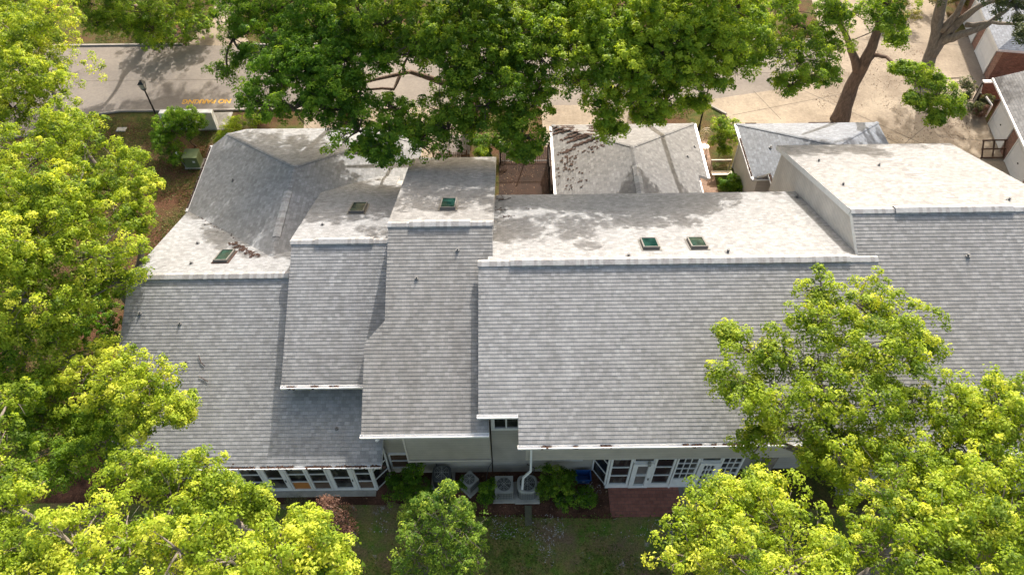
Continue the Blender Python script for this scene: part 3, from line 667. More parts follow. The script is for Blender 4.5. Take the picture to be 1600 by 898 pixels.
# ---- middle garage
def hip_garage(loc, label, xl, xr_, xmid, y0, yj, yf, apex, z0, zr, shx, left_notch=None, right_notch=None, cap=True):
    T = thing('garage', loc, label, 'garage', 'hip-roofed garages'); m = MB(); sl_ = (zr - z0) / (xmid - xl); sr = (zr - z0) / (xr_ - xmid); sf = (zr - z0) / (yf - apex)
    L = lambda x, y: zr - sl_ * (xmid - x); Rr = lambda x, y: zr - sr * (x - xmid); F_ = lambda x, y: zr - sf * (y - apex)
    ln = left_notch or 0; rn = right_notch or 0
    roof_plane(m, [(xl, yj), (xl, yf), (xmid, apex), (xmid, yj)], L); roof_plane(m, [(xl + ln, y0), (xl + ln, yj), (xmid, yj), (xmid, y0)], L)
    roof_plane(m, [(xr_, yj), (xr_, yf), (xmid, apex), (xmid, yj)], Rr); roof_plane(m, [(xr_ - rn, y0), (xr_ - rn, yj), (xmid, yj), (xmid, y0)], Rr)
    roof_plane(m, [(xl, yf), (xr_, yf), (xmid, apex)], F_)
    rf = m.build('roof', [shx, M_WHITE], T)
    c_ = MB(); ridge_cap(c_, (xmid, y0, zr), (xmid, apex, zr), wd=.24, h=.012)
    for xx in (xl, xr_): ridge_cap(c_, (xmid, apex, zr), (xx, yf, z0), wd=.2, h=.012, slope=.2)
    c_.build('hip_cap', [shx, shx], rf)
    w_ = MB(); w_.box(xl + .35, yj + .2, 0, xr_ - .35, yf - .4, z0 - .05); w_.box(xl + ln + .35, y0 + .1, 0, xr_ - rn - .35, yj + .19, z0 - .03); w_.build('wall', M_SIDE2 if ln else M_SIDE, T)
    d_ = MB(); 
    for k in range(4): d_.box(xl + 1.2, yf - .4, .05 + k * .53, xr_ - 2.2, yf - .36 + .006 * (k % 2), .56 + k * .53)
    d_.build('garage_door', M_GDOOR, T)
    return T, rf, L, Rr, F_
T2, rf, L_, R__, F_ = hip_garage((6.4, 30, 0), 'grey hip-roofed garage behind the broad middle townhouse, brown leaves on its far corner', 2.4, 10.55, 6.4, 26.2, 29.5, 34.1, 30.1, 2.9, 4.62, M_SHG, 0, .55)
c_ = MB(); ridge_cap(c_, (6.4, 26.2, 4.62), (6.4, 28.6, 4.62), wd=.4, h=.045); c_.build('ridge_vent', M_CAP, rf)
zc = lambda x, y: min(L_(x, y), F_(x, y))
rr = random.Random(5); sp = []
for i in range(26):
    a = rr.uniform(0, 1); sp.append((2.7 + rr.uniform(0, 3.2) * (1 - .3 * a), 33.8 - rr.uniform(0, 3.2) * (.5 + .5 * a), .22, .035, .9))
debris_patch(rf, zc, [(a, b, c, d, e) for a, b, c, d, e in sp if b > 31 + .3 * (a - 2.7)], n=60, seed=11, size=.085)
debris_patch(rf, L_, [(3.0, 30.5, .3, .5, 1), (4.6, 31.0, .4, .2, .5), (3.4, 29, .4, .5, .5)], n=70, seed=12, size=.07)
g = MB(); hside_bar(g, 2.33, 26.2, 34, 2.9); g.build('gutter', M_GUT, T2)
g = MB(); hside_bar(g, 10.62, 29.5, 34.1, 2.9); hside_bar(g, 10.07, 26.2, 29.5, 2.92); g.build('gutter', M_GUT, T2)
downspout(T2, [(2.35, 28.9, 2.8), (2.6, 28.6, 2.5), (2.68, 28.6, .2)])
p = (10.2, 31.9); vent(T2, (p[0], p[1], R__(*p)), h=.15); vent(T2, (9.6, 30.8, R__(9.6, 0)), h=.15)
T3, rf, L_, R__, F_ = hip_garage((17, 30, 0), 'bluish-grey hip-roofed garage right behind the tallest townhouse, leaf-filled gutter along its left eave', 13.0, 21.1, 17.05, 26.2, 29.45, 34.0, 30.0, 2.9, 4.64, M_SH[5], .82, 0)
g = MB(); hside_bar(g, 12.93, 29.45, 34, 2.9); g.box(12.9, 29.33, 2.8, 13.8, 29.44, 2.9); hside_bar(g, 13.75, 26.2, 29.4, 3.2); go = g.build('gutter', M_GUT, T3)
g = MB()
for i in range(70): y = 29.6 + i * .045; g.box(12.89, y, 2.87, 12.97, y + .05, 2.9 + rnd.uniform(0, .03))
for i in range(60): y = 26.4 + i * .05; g.box(13.7, y, 3.17, 13.8, y + .05, 3.2 + rnd.uniform(0, .03))
for i in range(10): x = 13.0 + i * .08; g.box(x, 29.35, 2.89, x + .06, 29.42, 2.92)
for i in range(30): x = 13.5 + i * .07 + (3 if i > 8 else 0); g.box(x, 33.95, 2.9, x + .06, 34.04, 2.935)
g.build('leaf_debris', M_DEBRIS, go, kind='stuff')
m = MB(); m.box(13.28, 33.5, 0, 13.36, 33.62, 2.85); m.box(13.3, 29.6, 2.6, 13.34, 33.6, 2.86); m.build('trim', M_WHITE, T3)
vent(T3, (14.2, 31.3, L_(14.2, 0)), h=.2)

# ---- two houses across the forecourt
H2 = thing('house', (30.3, 37.6, 0), 'brick house cut by the right edge, two white garage doors under its dark grey roof', 'house', 'brick houses across the forecourt', rz=R(-8))
def Lc(o): return lambda x, y, z: (o.location.x + x, o.location.y + y, o.location.z + z)
def lbox(m, o, a, b, mat=0):
    l = o.location; m.box(a[0] + l.x, a[1] + l.y, a[2] + l.z, b[0] + l.x, b[1] + l.y, b[2] + l.z, mat); return m
lbox(MB(), H2, (0, -12, 0), (8, 0, 2.75)).build('wall', M_BRICK, H2)
for y0, y1 in ((-2.75, -.35), (-6.3, -3.9)):
    m = MB()
    for k in range(4): lbox(m, H2, (-.05 + .006 * (k % 2), y0, .03 + k * .53), (-.004, y1, .55 + k * .53))
    d = m.build('garage_door', M_GDOOR, H2); m = MB(); lbox(m, H2, (-.085, (y0 + y1) / 2 - .05, .9), (-.052, (y0 + y1) / 2 + .05, .96)); m.build('handle', M_BLACK, d)
    m = MB(); lbox(m, H2, (-.07, y0 - .1, 0), (-.002, y0 - .01, 2.3)); lbox(m, H2, (-.07, y1 + .01, 0), (-.002, y1 + .1, 2.3)); lbox(m, H2, (-.07, y0 - .1, 2.31), (-.002, y1 + .1, 2.45)); m.build('door_trim', M_WHITE, H2)
def local_roof(o, polys, mats, th=.16):
    m = MB(); l = o.location
    for xy, f in polys: roof_plane(m, [(x + l.x, y + l.y) for x, y in xy], (lambda f: lambda x, y: f(x - l.x, y - l.y) + l.z)(f), th=th)
    return m.build('roof', mats, o)
local_roof(H2, [([(-.75, -12.5), (-.75, .6), (4, .6), (4, -12.5)], lambda x, y: 2.75 + .43 * (x + .75)), ([(4, -12.5), (4, .6), (8.6, .6), (8.6, -12.5)], lambda x, y: 2.75 + .43 * 4.75 - .43 * (x - 4))], [M_SH[6], M_WHITE])
m = MB(); lbox(m, H2, (-.86, -12.5, 2.66), (-.75, .6, 2.76)); m.build('gutter', M_GUT, H2)
l = H2.location; m = MB(); m.bar((l.x - .5, l.y + .75, 1.3), (l.x - .1, l.y + .3, 1.0), .08, .08); m.bar((l.x - .1, l.y + .3, 1.0), (l.x - .08, l.y + .3, .1), .08, .08, up=(0, 1, 0)); m.build('downspout', M_GUT, H2)
H1 = thing('house', (32.0, 41.8, 0), 'brick house in the top right corner with a white garage door and bluish-grey hip roof', 'house', 'brick houses across the forecourt', rz=R(-10))
lbox(MB(), H1, (0, 0, 0), (9, 11, 2.7)).build('wall', M_BRICK, H1)
for y0, y1 in ((.9, 3.4), (4.6, 7.0)):
    m = MB()
    for k in range(4): lbox(m, H1, (-.05 + .006 * (k % 2), y0, .03 + k * .53), (-.004, y1, .55 + k * .53))
    m.build('garage_door', M_GDOOR, H1)
    m = MB(); lbox(m, H1, (-.07, y0 - .1, 0), (-.002, y0 - .01, 2.3)); lbox(m, H1, (-.07, y1 + .01, 0), (-.002, y1 + .1, 2.3)); lbox(m, H1, (-.07, y0 - .1, 2.3), (-.002, y1 + .1, 2.45)); m.build('door_trim', M_WHITE, H1)
local_roof(H1, [([(-.7, -.6), (-.7, 12), (5, 12), (5, 5.1)], lambda x, y: 2.75 + .43 * (x + .7)), ([(-.7, -.6), (10.7, -.6), (5, 5.1)], lambda x, y: 2.75 + .43 * (y + .6)), ([(10.7, -.6), (10.7, 12), (5, 12), (5, 5.1)], lambda x, y: 2.75 + .43 * (10.7 - x))], [M_SH[5], M_WHITE])

# ================================================================ OBJECTS
# garden wall with white cap between the two brick houses
m = MB(); T = thing('garden_wall', (30.6, 39.9, 0), 'low brick garden wall with white cap between the two brick houses', 'wall')
MB().box(30.4, 39.8, 0, 32.6, 40.0, 1.3).build('wall', M_BRICK, T); MB().box(30.34, 39.75, 1.3, 32.66, 40.05, 1.38).build('cap', M_WHITE, T)
T = thing('garden_gate', (30.0, 39.3, 0), 'dark slanting gate beside the low brick garden wall', 'gate')
m = MB(); m.bar((29.7, 38.7, .02), (29.7, 38.7, 1.35), .09, .09, up=(0, 1, 0)); m.build('post', M_BLACK, T); m = MB(); m.bar((30.3, 39.8, .02), (30.3, 39.8, 1.35), .09, .09, up=(0, 1, 0)); m.build('post', M_BLACK, T)
m = MB()
for k in range(8): z = .12 + k * .155; m.bar((29.74, 38.77, z), (30.26, 39.72, z), .03, .13)
m.build('boards', M_BLACK, T)
T = thing('trellis', tuple(G(1547, 241, 0)), 'small brown wooden grid frame leaning by the garage doors', 'trellis'); l = T.location; m = MB()
for k in range(3): m.bar((l.x - .7 + k * .65, l.y - .4, .05), (l.x - .7 + k * .65, l.y + .25, .85), .08, .05)
for k in range(3): m.bar((l.x - .78, l.y - .4 + .325 * k, .08 + .4 * k), (l.x + .68, l.y - .4 + .325 * k, .08 + .4 * k), .05, .08)
m.build('frame', M_WOOD, T)

# lamps
def lamp(u, v, label, h):
    b = G(u, v, 0); T = thing('street_lamp', b, label, 'street lamp', 'black post lamps')
    m = MB(); m.tube([b, b + Vector((0, 0, .5)), b + Vector((0, 0, .55)), b + Vector((0, 0, h))], [.085, .08, .055, .045], 12); m.build('post', M_BLACK, T)
    z = h; x, y = b.x, b.y
    m = MB(); m.cyl(x, y, z, z + .07, .12, .15); 
    for sx in (-1, 1):
        for sy in (-1, 1): m.bar((x + sx * .1, y + sy * .1, z + .05), (x + sx * .17, y + sy * .17, z + .48), .022, .022, up=(0, 1, 0))
    m.hexa([(x - .2, y - .2, z + .48), (x + .2, y - .2, z + .48), (x + .2, y + .2, z + .48), (x - .2, y + .2, z + .48)], [(x - .09, y - .09, z + .63), (x + .09, y - .09, z + .63), (x + .09, y + .09, z + .63), (x - .09, y + .09, z + .63)]); m.cyl(x, y, z + .63, z + .72, .04, .01, 8)
    ln = m.build('lantern', M_BLACK, T)
    m = MB(); m.hexa([(x - .085, y - .085, z + .07), (x + .085, y - .085, z + .07), (x + .085, y + .085, z + .07), (x - .085, y + .085, z + .07)], [(x - .15, y - .15, z + .475), (x + .15, y - .15, z + .475), (x + .15, y + .15, z + .475), (x - .15, y + .15, z + .475)])
    m.build('lantern_glass', plain('lantern_glass', (.4, .38, .34), .2), ln)
lamp(247, 186, 'black post lamp with a square lantern on the lawn by the left street', 2.25)
lamp(1091, 206, 'black post lamp beside the middle garage, its top under the tree crown', 3.3)
lamp(1399, -16, 'black post lamp whose thin shadow falls across the golden hedge', 3.1)

# mail cabinet row on its pad
b = G(330, 202, 0); T = thing('mailbox_cabinet', (-20.2, 38.3, 0), 'row of white community mail cabinets behind the round hedge next to the street', 'mailbox')
MB().box(-22.1, 37.6, 0, -18.0, 39.4, .05).build('pad', M_CONC, T)
for i, x in enumerate((-21.9, -21.15, -20.4, -19.6)):
    m = MB(); wd = .62 if i < 3 else 1.0; m.box(x, 37.7, .05, x + wd, 38.1, 1.3, bev=.03); bx = m.build('cabinet', M_WHITE, T)
    m = MB()
    for r_ in range(4):
        for c__ in range(2): m.box(x + .04 + c__ * wd / 2, 38.105, .3 + r_ * .25, x + wd / 2 - .03 + c__ * wd / 2, 38.12, .52 + r_ * .25)
    m.build('mail_door', M_GREY, bx)
T = thing('transformer_box', (*G(303, 263, 0).xy, 0), 'olive green utility box on the mulch beside the garage wing', 'utility box'); l = T.location
MB().box(l.x - .5, l.y - .1, 0, l.x + .5, l.y + .8, .08).build('base', M_CONC, T)
m = MB(); m.box(l.x - .42, l.y - .02, .08, l.x + .42, l.y + .7, .82, bev=.04); bd = m.build('body', M_GREENB, T)
m = MB(); m.hexa([(l.x - .44, l.y - .06, .8), (l.x + .44, l.y - .06, .8), (l.x + .44, l.y + .72, .84), (l.x - .44, l.y + .72, .84)], [(l.x - .44, l.y - .06, .86), (l.x + .44, l.y - .06, .86), (l.x + .44, l.y + .72, .92), (l.x - .44, l.y + .72, .92)]); m.build('lid', M_GREENB, T)
m = MB(); m.box(l.x + .1, l.y - .032, .45, l.x + .24, l.y - .022, .58); m.build('sticker', M_WHITE, bd)
T = thing('marker_stake', (*G(291, 262, 0).xy, 0), 'short white-topped stake standing between the round hedge and the green utility box', 'stake'); l = T.location
m = MB(); m.bar(l + Vector((0, 0, 0)), l + Vector((-.22, .1, .95)), .04, .04); m.build('post', M_GREY, T); m = MB(); m.bar(l + Vector((-.2, .1, .75)), l + Vector((-.26, .12, 1.1)), .1, .05); m.build('cap', M_WHITE, T)
T = thing('fire_hydrant', (*G(193, 259, 0).xy, 0), 'red fire hydrant with a blue top on the side lawn', 'fire hydrant'); l = T.location
m = MB(); m.tube([l, l + Vector((0, 0, .05)), l + Vector((0, 0, .06)), l + Vector((0, 0, .5))], [.17, .17, .12, .11], 14); m.build('barrel', M_RED, T)
m = MB(); m.tube([l + Vector((0, 0, .5)), l + Vector((0, 0, .56)), l + Vector((0, 0, .66)), l + Vector((0, 0, .72))], [.15, .15, .1, .03], 14); m.build('bonnet', M_BLUEP, T)
m = MB(); m.tube([l + Vector((-.2, 0, .38)), l + Vector((.2, 0, .38))], .055, 10); m.tube([l + Vector((0, -.2, .36)), l], .07, 10); m.build('outlet', M_RED, T)
p = G(190, 203, 0); m = MB(); m.box(p.x - .3, p.y - .2, .0, p.x + .3, p.y + .2, .06, bev=.02); m.build('meter_cover', M_CONC, label='pale square meter cover set in the lawn near the left lamp', cat='meter cover')

# AC units
def ac(u, v, w_, d_, h, kind, label, dark=False, rz=0):
    T = thing('air_conditioner', (*G(u, v, 0).xy, 0), label, 'air conditioner', 'outdoor units along the back wall', rz=rz); l = T.location; x, y = l.x, l.y; M_ = M_GREYD if dark else M_GREY
    pd = MB(); pd.box(x - w_ / 2 - .1, y - .12, 0, x + w_ / 2 + .1, y + d_ + .08, .09, bev=.02); pd.build('pad', M_CONC, T)
    m = MB(); z0, z1 = .1, .1 + h
    if kind == 'box':
        m.box(x - w_ / 2 + .02, y + .02, z0, x + w_ / 2 - .02, y + d_ - .02, z1 - .05)
        for sx in (0, 1):
            for sy in (0, 1): xx = x - w_ / 2 + sx * (w_ - .06); yy = y + sy * (d_ - .06); m.box(xx, yy, z0, xx + .06, yy + .06, z1 - .051)
        m.box(x - w_ / 2 - .01, y - .01, z1 - .05, x + w_ / 2 + .01, y + d_ + .01, z1)
        bd = m.build('casing', M_, T); gl = MB(); n = int(w_ / .07)
        for i in range(n): xx = x - w_ / 2 + .08 + i * (w_ - .16) / (n - 1); gl.box(xx - .008, y - .004, z0 + .06, xx + .008, y + .0, z1 - .1)
        for k in range(3): zz = z0 + .15 + k * .2; gl.box(x - w_ / 2 + .06, y - .01, zz, x + w_ / 2 - .06, y - .005, zz + .015)
        gl.build('side_grille', M_GREYD, bd)
    else:
        n = 28; pts = []
        for i in range(n):
            a = 2 * math.pi * i / n; c_, s_ = math.cos(a), math.sin(a); r = 1 / ((abs(c_) ** 3.5 + abs(s_) ** 3.5) ** (1 / 3.5)); pts.append((x + c_ * r * w_ / 2, y + d_ / 2 + s_ * r * d_ / 2))
        def ring(z, k): return [(x + (a - x) * k, y + d_ / 2 + (b - y - d_ / 2) * k, z) for a, b in pts]
        A, B, C_, D_ = ring(z0, .97), ring(z1 - .06, .97), ring(z1 - .06, 1.02), ring(z1, .93)
        for P_, Q_ in ((A, B), (B, C_), (C_, D_)):
            for i in range(n): j = (i + 1) % n; m.poly([P_[i], P_[j], Q_[j], Q_[i]])
        m.poly(D_); bd = m.build('casing', M_, T); gl = MB()
        for k in range(5): zz = z0 + .08 + k * .11; rr_ = ring(zz, .985); gl.tube(rr_ + [rr_[0]], .008, 4)
        for i in range(0, n): a = ring(z0 + .04, .985)[i]; b_ = ring(z1 - .1, .985)[i]; gl.tube([a, b_], .006, 4)
        gl.build('side_grille', M_GREYD if not dark else M_BLACK, bd)
    rf_ = min(w_, d_) * .4; cx, cy = x, y + d_ * .5
    f = MB(); f.cyl(cx, cy, z1 + .001, z1 + .03, rf_, rf_, 28); f.build('fan_opening', M_BLACK, bd)
    f = MB()
    for i in range(5):
        a = i * 2 * math.pi / 5; f.poly([(cx, cy, z1 + .036), (cx + rf_ * .85 * math.cos(a), cy + rf_ * .85 * math.sin(a), z1 + .036), (cx + rf_ * .9 * math.cos(a + .55), cy + rf_ * .9 * math.sin(a + .55), z1 + .05)])
    f.cyl(cx, cy, z1 + .03, z1 + .06, rf_ * .22, rf_ * .2, 12); f.build('fan', M_GREYD, bd)
    f = MB()
    for k in (.35, .6, .82, 1.0): f.tube([(cx + rf_ * k * math.cos(a), cy + rf_ * k * math.sin(a), z1 + .075) for a in [i * 2 * math.pi / 24 for i in range(25)]], .007, 4)
    for i in range(8): a = i * math.pi / 4; f.tube([(cx, cy, z1 + .078), (cx + rf_ * math.cos(a), cy + rf_ * math.sin(a), z1 + .075)], .008, 4)
    f.build('fan_guard', M_GREY, bd)
ac(788, 782, .74, .74, .72, 'box', 'square light grey air conditioner, third from the left along the back wall')
ac(824, 783, .84, .8, .8, 'round', 'rounded grey air conditioner beside the white downspout')
ac(742, 766, .56, .56, .6, 'box', 'small air conditioner turned corner-on between the shrubs at the back wall', rz=R(45))
ac(692, 766, .8, .75, .8, 'round', 'dark rounded air conditioner half hidden behind the small tree', True)
# hoses / line sets on the wall
m = MB()
m.tube([(-.9, 14.1, 1.1), (-1.1, 14.0, .7), (-1.2, 13.7, .3), (-1.1, 13.5, .2)], .018, 6); m.tube([(.55, 14.1, .8), (.9, 14.05, .5), (.8, 13.9, .3), (.6, 13.6, .3)], .02, 6)
m.tube([(-3.3, 14.11, .9), (-3.3, 14.0, .4), (-3.2, 13.9, .3)], .02, 6); m.build('refrigerant_line', M_GREYD, U4)
m = MB(); m.box(.42, 11.75, .008, .72, 12.6, .06, bev=.02); m.build('stepping_stone', M_STONE, label='narrow grey stepping stone on the mulch below the downspout', cat='stepping stone')
# blue bin
T = thing('recycling_bin', (2.95, 13.75, 0), 'blue open recycling bin against the back wall beside the sunroom', 'bin'); l = T.location
m = MB(); a, b_, h, t = .2, .27, .42, .02
def tap(m, x, y, wb, wt, z0, z1, db, dt): m.hexa([(x - wb, y - db, z0), (x + wb, y - db, z0), (x + wb, y + db, z0), (x - wb, y + db, z0)], [(x - wt, y - dt, z1), (x + wt, y - dt, z1), (x + wt, y + dt, z1), (x - wt, y + dt, z1)])
for sx in (-1, 1):
    m.hexa([(l.x + sx * .25 - .012, l.y - .18, 0), (l.x + sx * .25 + .012, l.y - .18, 0), (l.x + sx * .25 + .012, l.y + .18, 0), (l.x + sx * .25 - .012, l.y + .18, 0)], [(l.x + sx * .31 - .012, l.y - .22, h), (l.x + sx * .31 + .012, l.y - .22, h), (l.x + sx * .31 + .012, l.y + .22, h), (l.x + sx * .31 - .012, l.y + .22, h)])
    m.hexa([(l.x - .24, l.y + sx * .18 - .012, 0), (l.x + .24, l.y + sx * .18 - .012, 0), (l.x + .24, l.y + sx * .18 + .012, 0), (l.x - .24, l.y + sx * .18 + .012, 0)], [(l.x - .3, l.y + sx * .22 - .012, h), (l.x + .3, l.y + sx * .22 - .012, h), (l.x + .3, l.y + sx * .22 + .012, h), (l.x - .3, l.y + sx * .22 + .012, h)])
m.box(l.x - .24, l.y - .17, .0, l.x + .24, l.y + .17, .03); m.build('tub', M_BLUE, T)
m = MB(); 
for sx in (-1, 1): m.box(l.x + sx * .315 - .02, l.y - .25, h - .03, l.x + sx * .315 + .02, l.y + .25, h + .01); m.box(l.x - .295, l.y + sx * .235 - .015, h - .03, l.x + .295, l.y + sx * .235 + .015, h + .01)
m.build('rim', M_BLUE, T); m = MB(); m.box(l.x - .05, l.y - .216, .2, l.x + .05, l.y - .206, .29); m.build('emblem', M_WHITE, T)

# courtyard fences
def picket(label, a, b, h, n, mat=M_BLACK, name='fence'):
    a = Vector((*a, 0)); b = Vector((*b, 0)); T = thing(name, a, label, 'fence'); m = MB()
    for i in range(n + 1): p = a.lerp(b, i / n); m.bar(p, p + Vector((0, 0, h)), .022, .022, up=(0, 1, 0))
    m.build('pickets', mat, T); m = MB()
    for z in (.15, h - .12): m.bar(a + Vector((0, 0, z)), b + Vector((0, 0, z)), .03, .04)
    m.build('rails', mat, T)
    for p in (a, (a + b) / 2, b): m = MB(); m.bar(p, p + Vector((0, 0, h + .12)), .08, .08, up=(0, 1, 0)); m.build('post', mat, T)
picket('black metal picket fence across the far end of the dark courtyard', (-.6, 34.2), (2.3, 34.2), 1.5, 26)
picket('black metal picket fence along the middle garage side of the courtyard', (2.25, 30.2), (2.25, 34.1), 1.4, 32)
picket('dark metal fence closing the brick walk beside the middle garage', (10.6, 28.9), (13.3, 28.9), 1.4, 22)
picket('brown picket fence behind the third townhouse ridge roof', (-4.6, 34.0), (-2.6, 34.0), 1.1, 18, M_WOOD)
T = thing('deck_screen', (-3.5, 36, 0), 'grey slatted screen lying flat beside the entry below the tree', 'screen'); m = MB()
for i in range(22): x = -4.3 + i * .085; m.box(x, 34.6, .35, x + .06, 36.4, .39)
m.build('slats', M_DECK, T); m = MB(); m.box(-4.32, 34.7, 0, -4.24, 34.78, .35); m.box(-2.56, 34.7, 0, -2.48, 34.78, .35); m.box(-4.32, 36.2, 0, -4.24, 36.28, .35); m.box(-2.56, 36.2, 0, -2.48, 36.28, .35); m.build('leg', M_WOOD, T)

# peacock chair
T = thing('peacock_chair', (*G(1099, 238, 0).xy, 0), 'cream round-backed garden chair beside the middle garage', 'chair'); l = T.location
m = MB(); cz, cr = 1.15, .42
for k in (.35, .7, 1.0): m.tube([l + Vector((cr * k * math.cos(a), .25 + .12 * math.sin(a), cz + cr * k * math.sin(a))) for a in [i * 2 * math.pi / 20 for i in range(21)]], .022, 6)
for i in range(12): a = i * math.pi / 6; m.tube([l + Vector((0, .25, cz)), l + Vector((cr * math.cos(a), .25 + .12 * math.sin(a), cz + cr * math.sin(a)))], .014, 5)
m.build('backrest', M_WICK, T); m = MB(); m.cyl(l.x, l.y, .42, .47, .27, .27); m.build('seat', M_WICK, T)
for i in range(4): a = i * math.pi / 2 + .78; m = MB(); m.tube([l + Vector((.25 * math.cos(a), .25 * math.sin(a), 0)), l + Vector((.18 * math.cos(a), .18 * math.sin(a), .43))], .02, 6); m.build('leg', M_WICK, T)
m = MB(); m.tube([l + Vector((-.12, .24, .45)), l + Vector((-.2, .25, .85))], .02, 6); m.tube([l + Vector((.12, .24, .45)), l + Vector((.2, .25, .85))], .02, 6); m.build('back_frame', M_WICK, T)
T = thing('garden_bench', (12.4, 32.6, 0), 'small white-edged garden bench on the brick walk near the gray wall', 'bench'); m = MB(); m.box(11.8, 32.4, .42, 13.0, 32.75, .47); m.build('seat', M_WICK, T)
m = MB(); m.box(11.8, 33.15, .8, 13.0, 33.2, .95); m.bar((11.85, 33.15, 0), (11.85, 33.15, .9), .05, .05, up=(0, 1, 0)); m.bar((12.95, 33.15, 0), (12.95, 33.15, .9), .05, .05, up=(0, 1, 0)); m.build('backrest', M_WICK, T)
for x in (11.85, 12.95): m = MB(); m.bar((x, 32.45, 0), (x, 32.45, .42), .05, .05, up=(0, 1, 0)); m.build('leg', M_WICK, T)

# ================================================================ PLANTS
def leaf_mesh(name, cen, nor, size, tint, mat, org):
    n = len(cen); rg = leaf_mesh.rg
    t = rg.normal(size=(n, 3)); t -= (t * nor).sum(1)[:, None] * nor; t /= np.linalg.norm(t, axis=1)[:, None] + 1e-9
    b = np.cross(nor, t); L = size[:, None]; Wd = L * rg.uniform(.5, .75, (n, 1)); fold = nor * L * .22
    c = cen - np.array(org)
    v = np.empty((n, 4, 3)); v[:, 0] = c - t * L * .55; v[:, 1] = c + b * Wd * .5 + fold - t * L * .05; v[:, 2] = c + t * L * .55; v[:, 3] = c - b * Wd * .5 + fold - t * L * .05
    me = bpy.data.meshes.new(name); me.vertices.add(4 * n); me.vertices.foreach_set('co', v.astype(np.float32).ravel())
    me.loops.add(4 * n); me.loops.foreach_set('vertex_index', np.arange(4 * n, dtype=np.int32))
    me.polygons.add(n); me.polygons.foreach_set('loop_start', np.arange(0, 4 * n, 4, dtype=np.int32))
    at = me.attributes.new('tint', 'FLOAT', 'FACE'); at.data.foreach_set('value', np.clip(tint, 0, 1).astype(np.float32))
    me.materials.append(mat); me.update(calc_edges=True); return me
leaf_mesh.rg = np.random.default_rng(11)
NLEAF = 0
def foliage(lobes, mat, leaf, dens, seed, name, parent, org, sub=17, clump=.19, per=60, tbias=.5, up=.5, sr=(.26, .46)):
    """lobes: (centre, (rx,ry,rz)). Returns the crown object and the sub-lobe centres"""
    global NLEAF
    rg = np.random.default_rng(seed); leaf_mesh.rg = rg; C, Nn, Sz, T = [], [], [], []; subs = []
    for c, r in lobes:
        c = np.array(c); r = np.array(r); rm = float(np.cbrt(r.prod())); k = max(4, int(sub * (.75 + .5 * rg.random())))
        for i in range(k):
            d = rg.normal(size=3); d /= np.linalg.norm(d); d[2] = d[2] * .8 + .15
            sc = c + d * r * rg.uniform(.4, .98); rs = rm * rg.uniform(*sr); subs.append((tuple(c), tuple(sc), rm)); st = rg.normal(0, .1)
            nc = max(3, int(25 * rs * rs * dens * (.17 / clump) ** 1.2))
            dd = rg.normal(size=(nc, 3)); dd /= np.linalg.norm(dd, axis=1)[:, None]; dd[:, 2] = np.where(dd[:, 2] < -.3, -dd[:, 2], dd[:, 2])
            cc = sc + dd * rs * rg.uniform(.7, 1.2, (nc, 1)) * np.array([1, 1, .8]); m = per
            nc = len(cc)
            e = rg.normal(size=(nc * m, 3)) + np.repeat(dd, m, 0) * .6 + np.array([0, 0, .35]); e /= np.linalg.norm(e, axis=1)[:, None]
            p = np.repeat(cc, m, 0) + e * clump * 1.55 * np.repeat(rg.uniform(.55, 1.2, (nc, 1)), m, 0) * rg.uniform(.35, 1.12, (nc * m, 1)) ** .6 * np.array([1, 1, .8])
            n = e * .75 + np.array([0, 0, up * .8]) + rg.normal(size=(nc * m, 3)) * .3; n /= np.linalg.norm(n, axis=1)[:, None]
            C.append(p); Nn.append(n); Sz.append(leaf * rg.uniform(.6, 1.3, nc * m)); T.append(tbias + 1.3 * st + np.repeat(rg.normal(0, .2, nc), m) + rg.normal(0, .08, nc * m))
    me = leaf_mesh(name, np.concatenate(C), np.concatenate(Nn), np.concatenate(Sz), np.concatenate(T), mat, org); NLEAF += len(me.polygons)
    o = bpy.data.objects.new(name, me); COL.objects.link(o)
    if parent: o.parent = parent
    return o, subs
def bez(a, b, n, sag, rg_, wob):
    a = Vector(a); b = Vector(b); out = []
    mid = (a + b) / 2 + Vector((0, 0, sag)) + Vector((rg_.uniform(-wob, wob), rg_.uniform(-wob, wob), 0))
    for i in range(n + 1): t = i / n; out.append(a * (1 - t) ** 2 + mid * 2 * t * (1 - t) + b * t * t)
    return out
